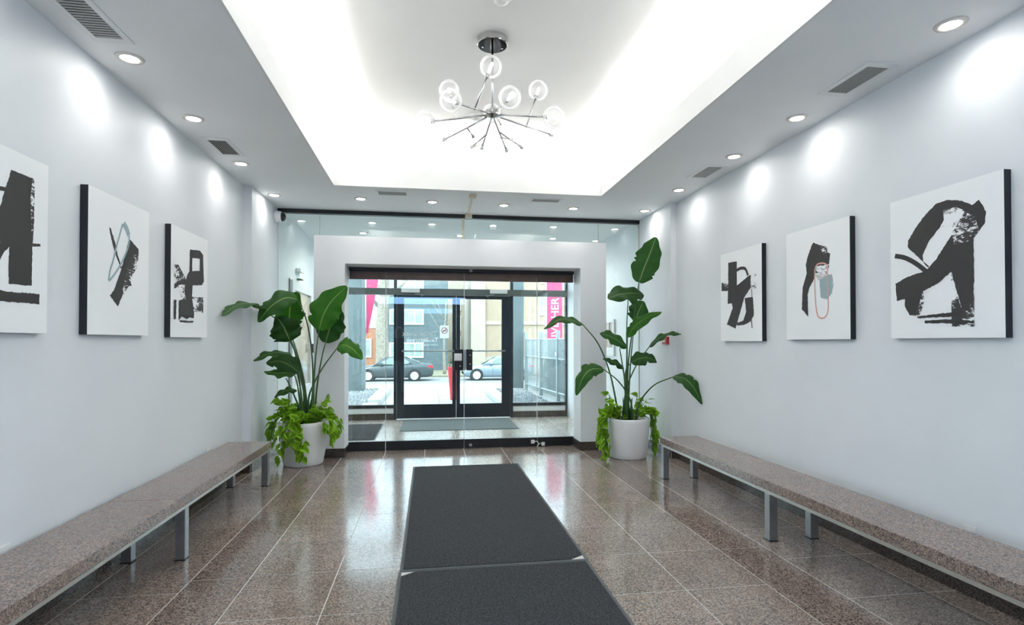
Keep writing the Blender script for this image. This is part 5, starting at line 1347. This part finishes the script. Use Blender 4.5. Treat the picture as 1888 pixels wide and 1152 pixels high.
cb = thing('cream_building', (2.4, 56, GZ), 'narrow cream building seen between the grey and beige buildings', 'building')
bbox('wall', 1.0, 4.2, 56, 62, GZ, 9, M['beige2'], cb)
for x in (2.6, 3.5):
    for z in (0.6, 2.6, 4.6): far_window(cb, x, x + 0.55, z, z + 1.4, 55.99, (), 0.06)

# ---- person beside the camera, seen only mirrored in the entrance glass
pb = Vector((-0.815, -0.32, 0))
pn = thing('person', pb, 'person in pale hood, black vest and grey trousers mirrored in the glass doors', 'person')
me = bpy.data.meshes.new('skeleton')
J = {'pelvis': (0, 0, 0.95, .150, .115), 'waist': (0, 0, 1.10, .145, .110), 'chest': (0, 0.01, 1.33, .175, .125), 'shoulder': (0, 0, 1.50, .120, .09), 'neck': (0, 0.01, 1.58, .058, .058), 'jaw': (0, 0.035, 1.66, .070, .080), 'head': (0, 0.02, 1.76, .078, .098), 'crown': (0, 0.01, 1.83, .055, .070)}
E_ = [('pelvis', 'waist'), ('waist', 'chest'), ('chest', 'shoulder'), ('shoulder', 'neck'), ('neck', 'jaw'), ('jaw', 'head'), ('head', 'crown')]
for s, n_ in ((-1, 'l'), (1, 'r')):
    J.update({n_ + 'sh': (s * .19, 0, 1.47, .068, .068), n_ + 'el': (s * .27, -.02, 1.19, .048, .048), n_ + 'wr': (s * .22, .17, 1.06, .034, .030), n_ + 'pm': (s * .19, .25, 1.06, .040, .022),
              n_ + 'hp': (s * .095, 0, .88, .105, .105), n_ + 'kn': (s * .105, .015, .50, .070, .070), n_ + 'an': (s * .11, -.01, .09, .050, .050), n_ + 'to': (s * .125, .15, .035, .042, .032)})
    E_ += [('shoulder', n_ + 'sh'), (n_ + 'sh', n_ + 'el'), (n_ + 'el', n_ + 'wr'), (n_ + 'wr', n_ + 'pm'), ('pelvis', n_ + 'hp'), (n_ + 'hp', n_ + 'kn'), (n_ + 'kn', n_ + 'an'), (n_ + 'an', n_ + 'to')]
    for k, (dx, ln) in enumerate(((-.026, .075), (-.009, .088), (.009, .084), (.026, .066))):
        J['%sf%da' % (n_, k)] = (s * .19 + dx, .25 + ln * .55, 1.062, .0095, .0095); J['%sf%db' % (n_, k)] = (s * .19 + dx, .25 + ln, 1.045, .008, .008)
        E_ += [(n_ + 'pm', '%sf%da' % (n_, k)), ('%sf%da' % (n_, k), '%sf%db' % (n_, k))]
    J[n_ + 'tha'] = (s * .19 - s * .048, .245, 1.055, .011, .011); J[n_ + 'thb'] = (s * .19 - s * .062, .285, 1.045, .009, .009)
    E_ += [(n_ + 'pm', n_ + 'tha'), (n_ + 'tha', n_ + 'thb')]
keys = list(J); idx = {k: i for i, k in enumerate(keys)}
me.from_pydata([J[k][:3] for k in keys], [(idx[a], idx[b]) for a, b in E_], [])
sk = bpy.data.objects.new('skeleton', me); link(sk)
sk.modifiers.new('skin', 'SKIN').use_smooth_shade = True
for k in keys: me.skin_vertices[0].data[idx[k]].radius = J[k][3:5]
me.skin_vertices[0].data[idx['pelvis']].use_root = True
sk.modifiers.new('sub', 'SUBSURF').levels = 2
dg = bpy.context.evaluated_depsgraph_get(); dg.update()
bme_ = bpy.data.meshes.new_from_object(sk.evaluated_get(dg)); bpy.data.objects.remove(sk)
bme_.name = 'body'; bme_.materials.clear()
for m_ in ('skin', 'vest', 'hood', 'trousers', 'shoe'): bme_.materials.append(M[m_])
for p in bme_.polygons:
    c = p.center; p.use_smooth = True
    if c.z < 0.10: i_ = 4
    elif c.z < 0.94 and abs(c.x) < 0.21 and c.y < 0.17: i_ = 3
    elif c.y > 0.185 and c.z < 1.12 and abs(c.x) > 0.08: i_ = 0
    elif c.z > 1.56: i_ = 0
    elif abs(c.x) > 0.205: i_ = 2
    else: i_ = 1
    p.material_index = i_
bo = bpy.data.objects.new('body', bme_); link(bo); bo.parent = pn; ORG[bo.name] = pb
bm = bmesh.new()     # hood: an open shell around the head
ro = []
for i in range(9):
    th = R(-100 + 200 * i / 8) if False else None
for j in range(8):
    z = 1.56 + 0.32 * j / 7; w = 0.125 * math.sin(math.pi * min(0.97, 0.30 + 0.62 * j / 7)) ** 0.6
    ring = []
    for i in range(13):
        a = R(-40 - 280 * i / 12) + R(0)
        ring.append(bm.verts.new(pb + Vector((w * math.sin(a + R(0)) * 1.0, w * math.cos(a) * 1.15 + 0.005, z))))
    ro.append(ring)
for j in range(7):
    for i in range(12): bm.faces.new((ro[j][i], ro[j][i + 1], ro[j + 1][i + 1], ro[j + 1][i]))
bm.faces.new(ro[-1])
bmesh.ops.solidify(bm, geom=bm.faces[:], thickness=0.012)
finish(bm, 'hood', M['hood'], pn, True)
for s in (-1, 1):
    bm = bmesh.new(); bmesh.ops.create_uvsphere(bm, u_segments=12, v_segments=8, radius=0.013, matrix=Matrix.Translation(pb + Vector((s * 0.030, 0.112, 1.745)))); finish(bm, 'eye', M['dark_plastic'], pn, True)
bm = bmesh.new(); tube(bm, [pb + Vector((0, 0.105, 1.745)), pb + Vector((0, 0.130, 1.71)), pb + Vector((0, 0.112, 1.70))], [0.008, 0.014, 0.010], 8); finish(bm, 'nose', M['skin'], pn, True)
bm = bmesh.new(); obox(bm, pb + Vector((0, 0.108, 1.665)), 0.045, 0.012, 0.010, Euler((0, 0, 0))); finish(bm, 'mouth', M['red_plastic'], pn)
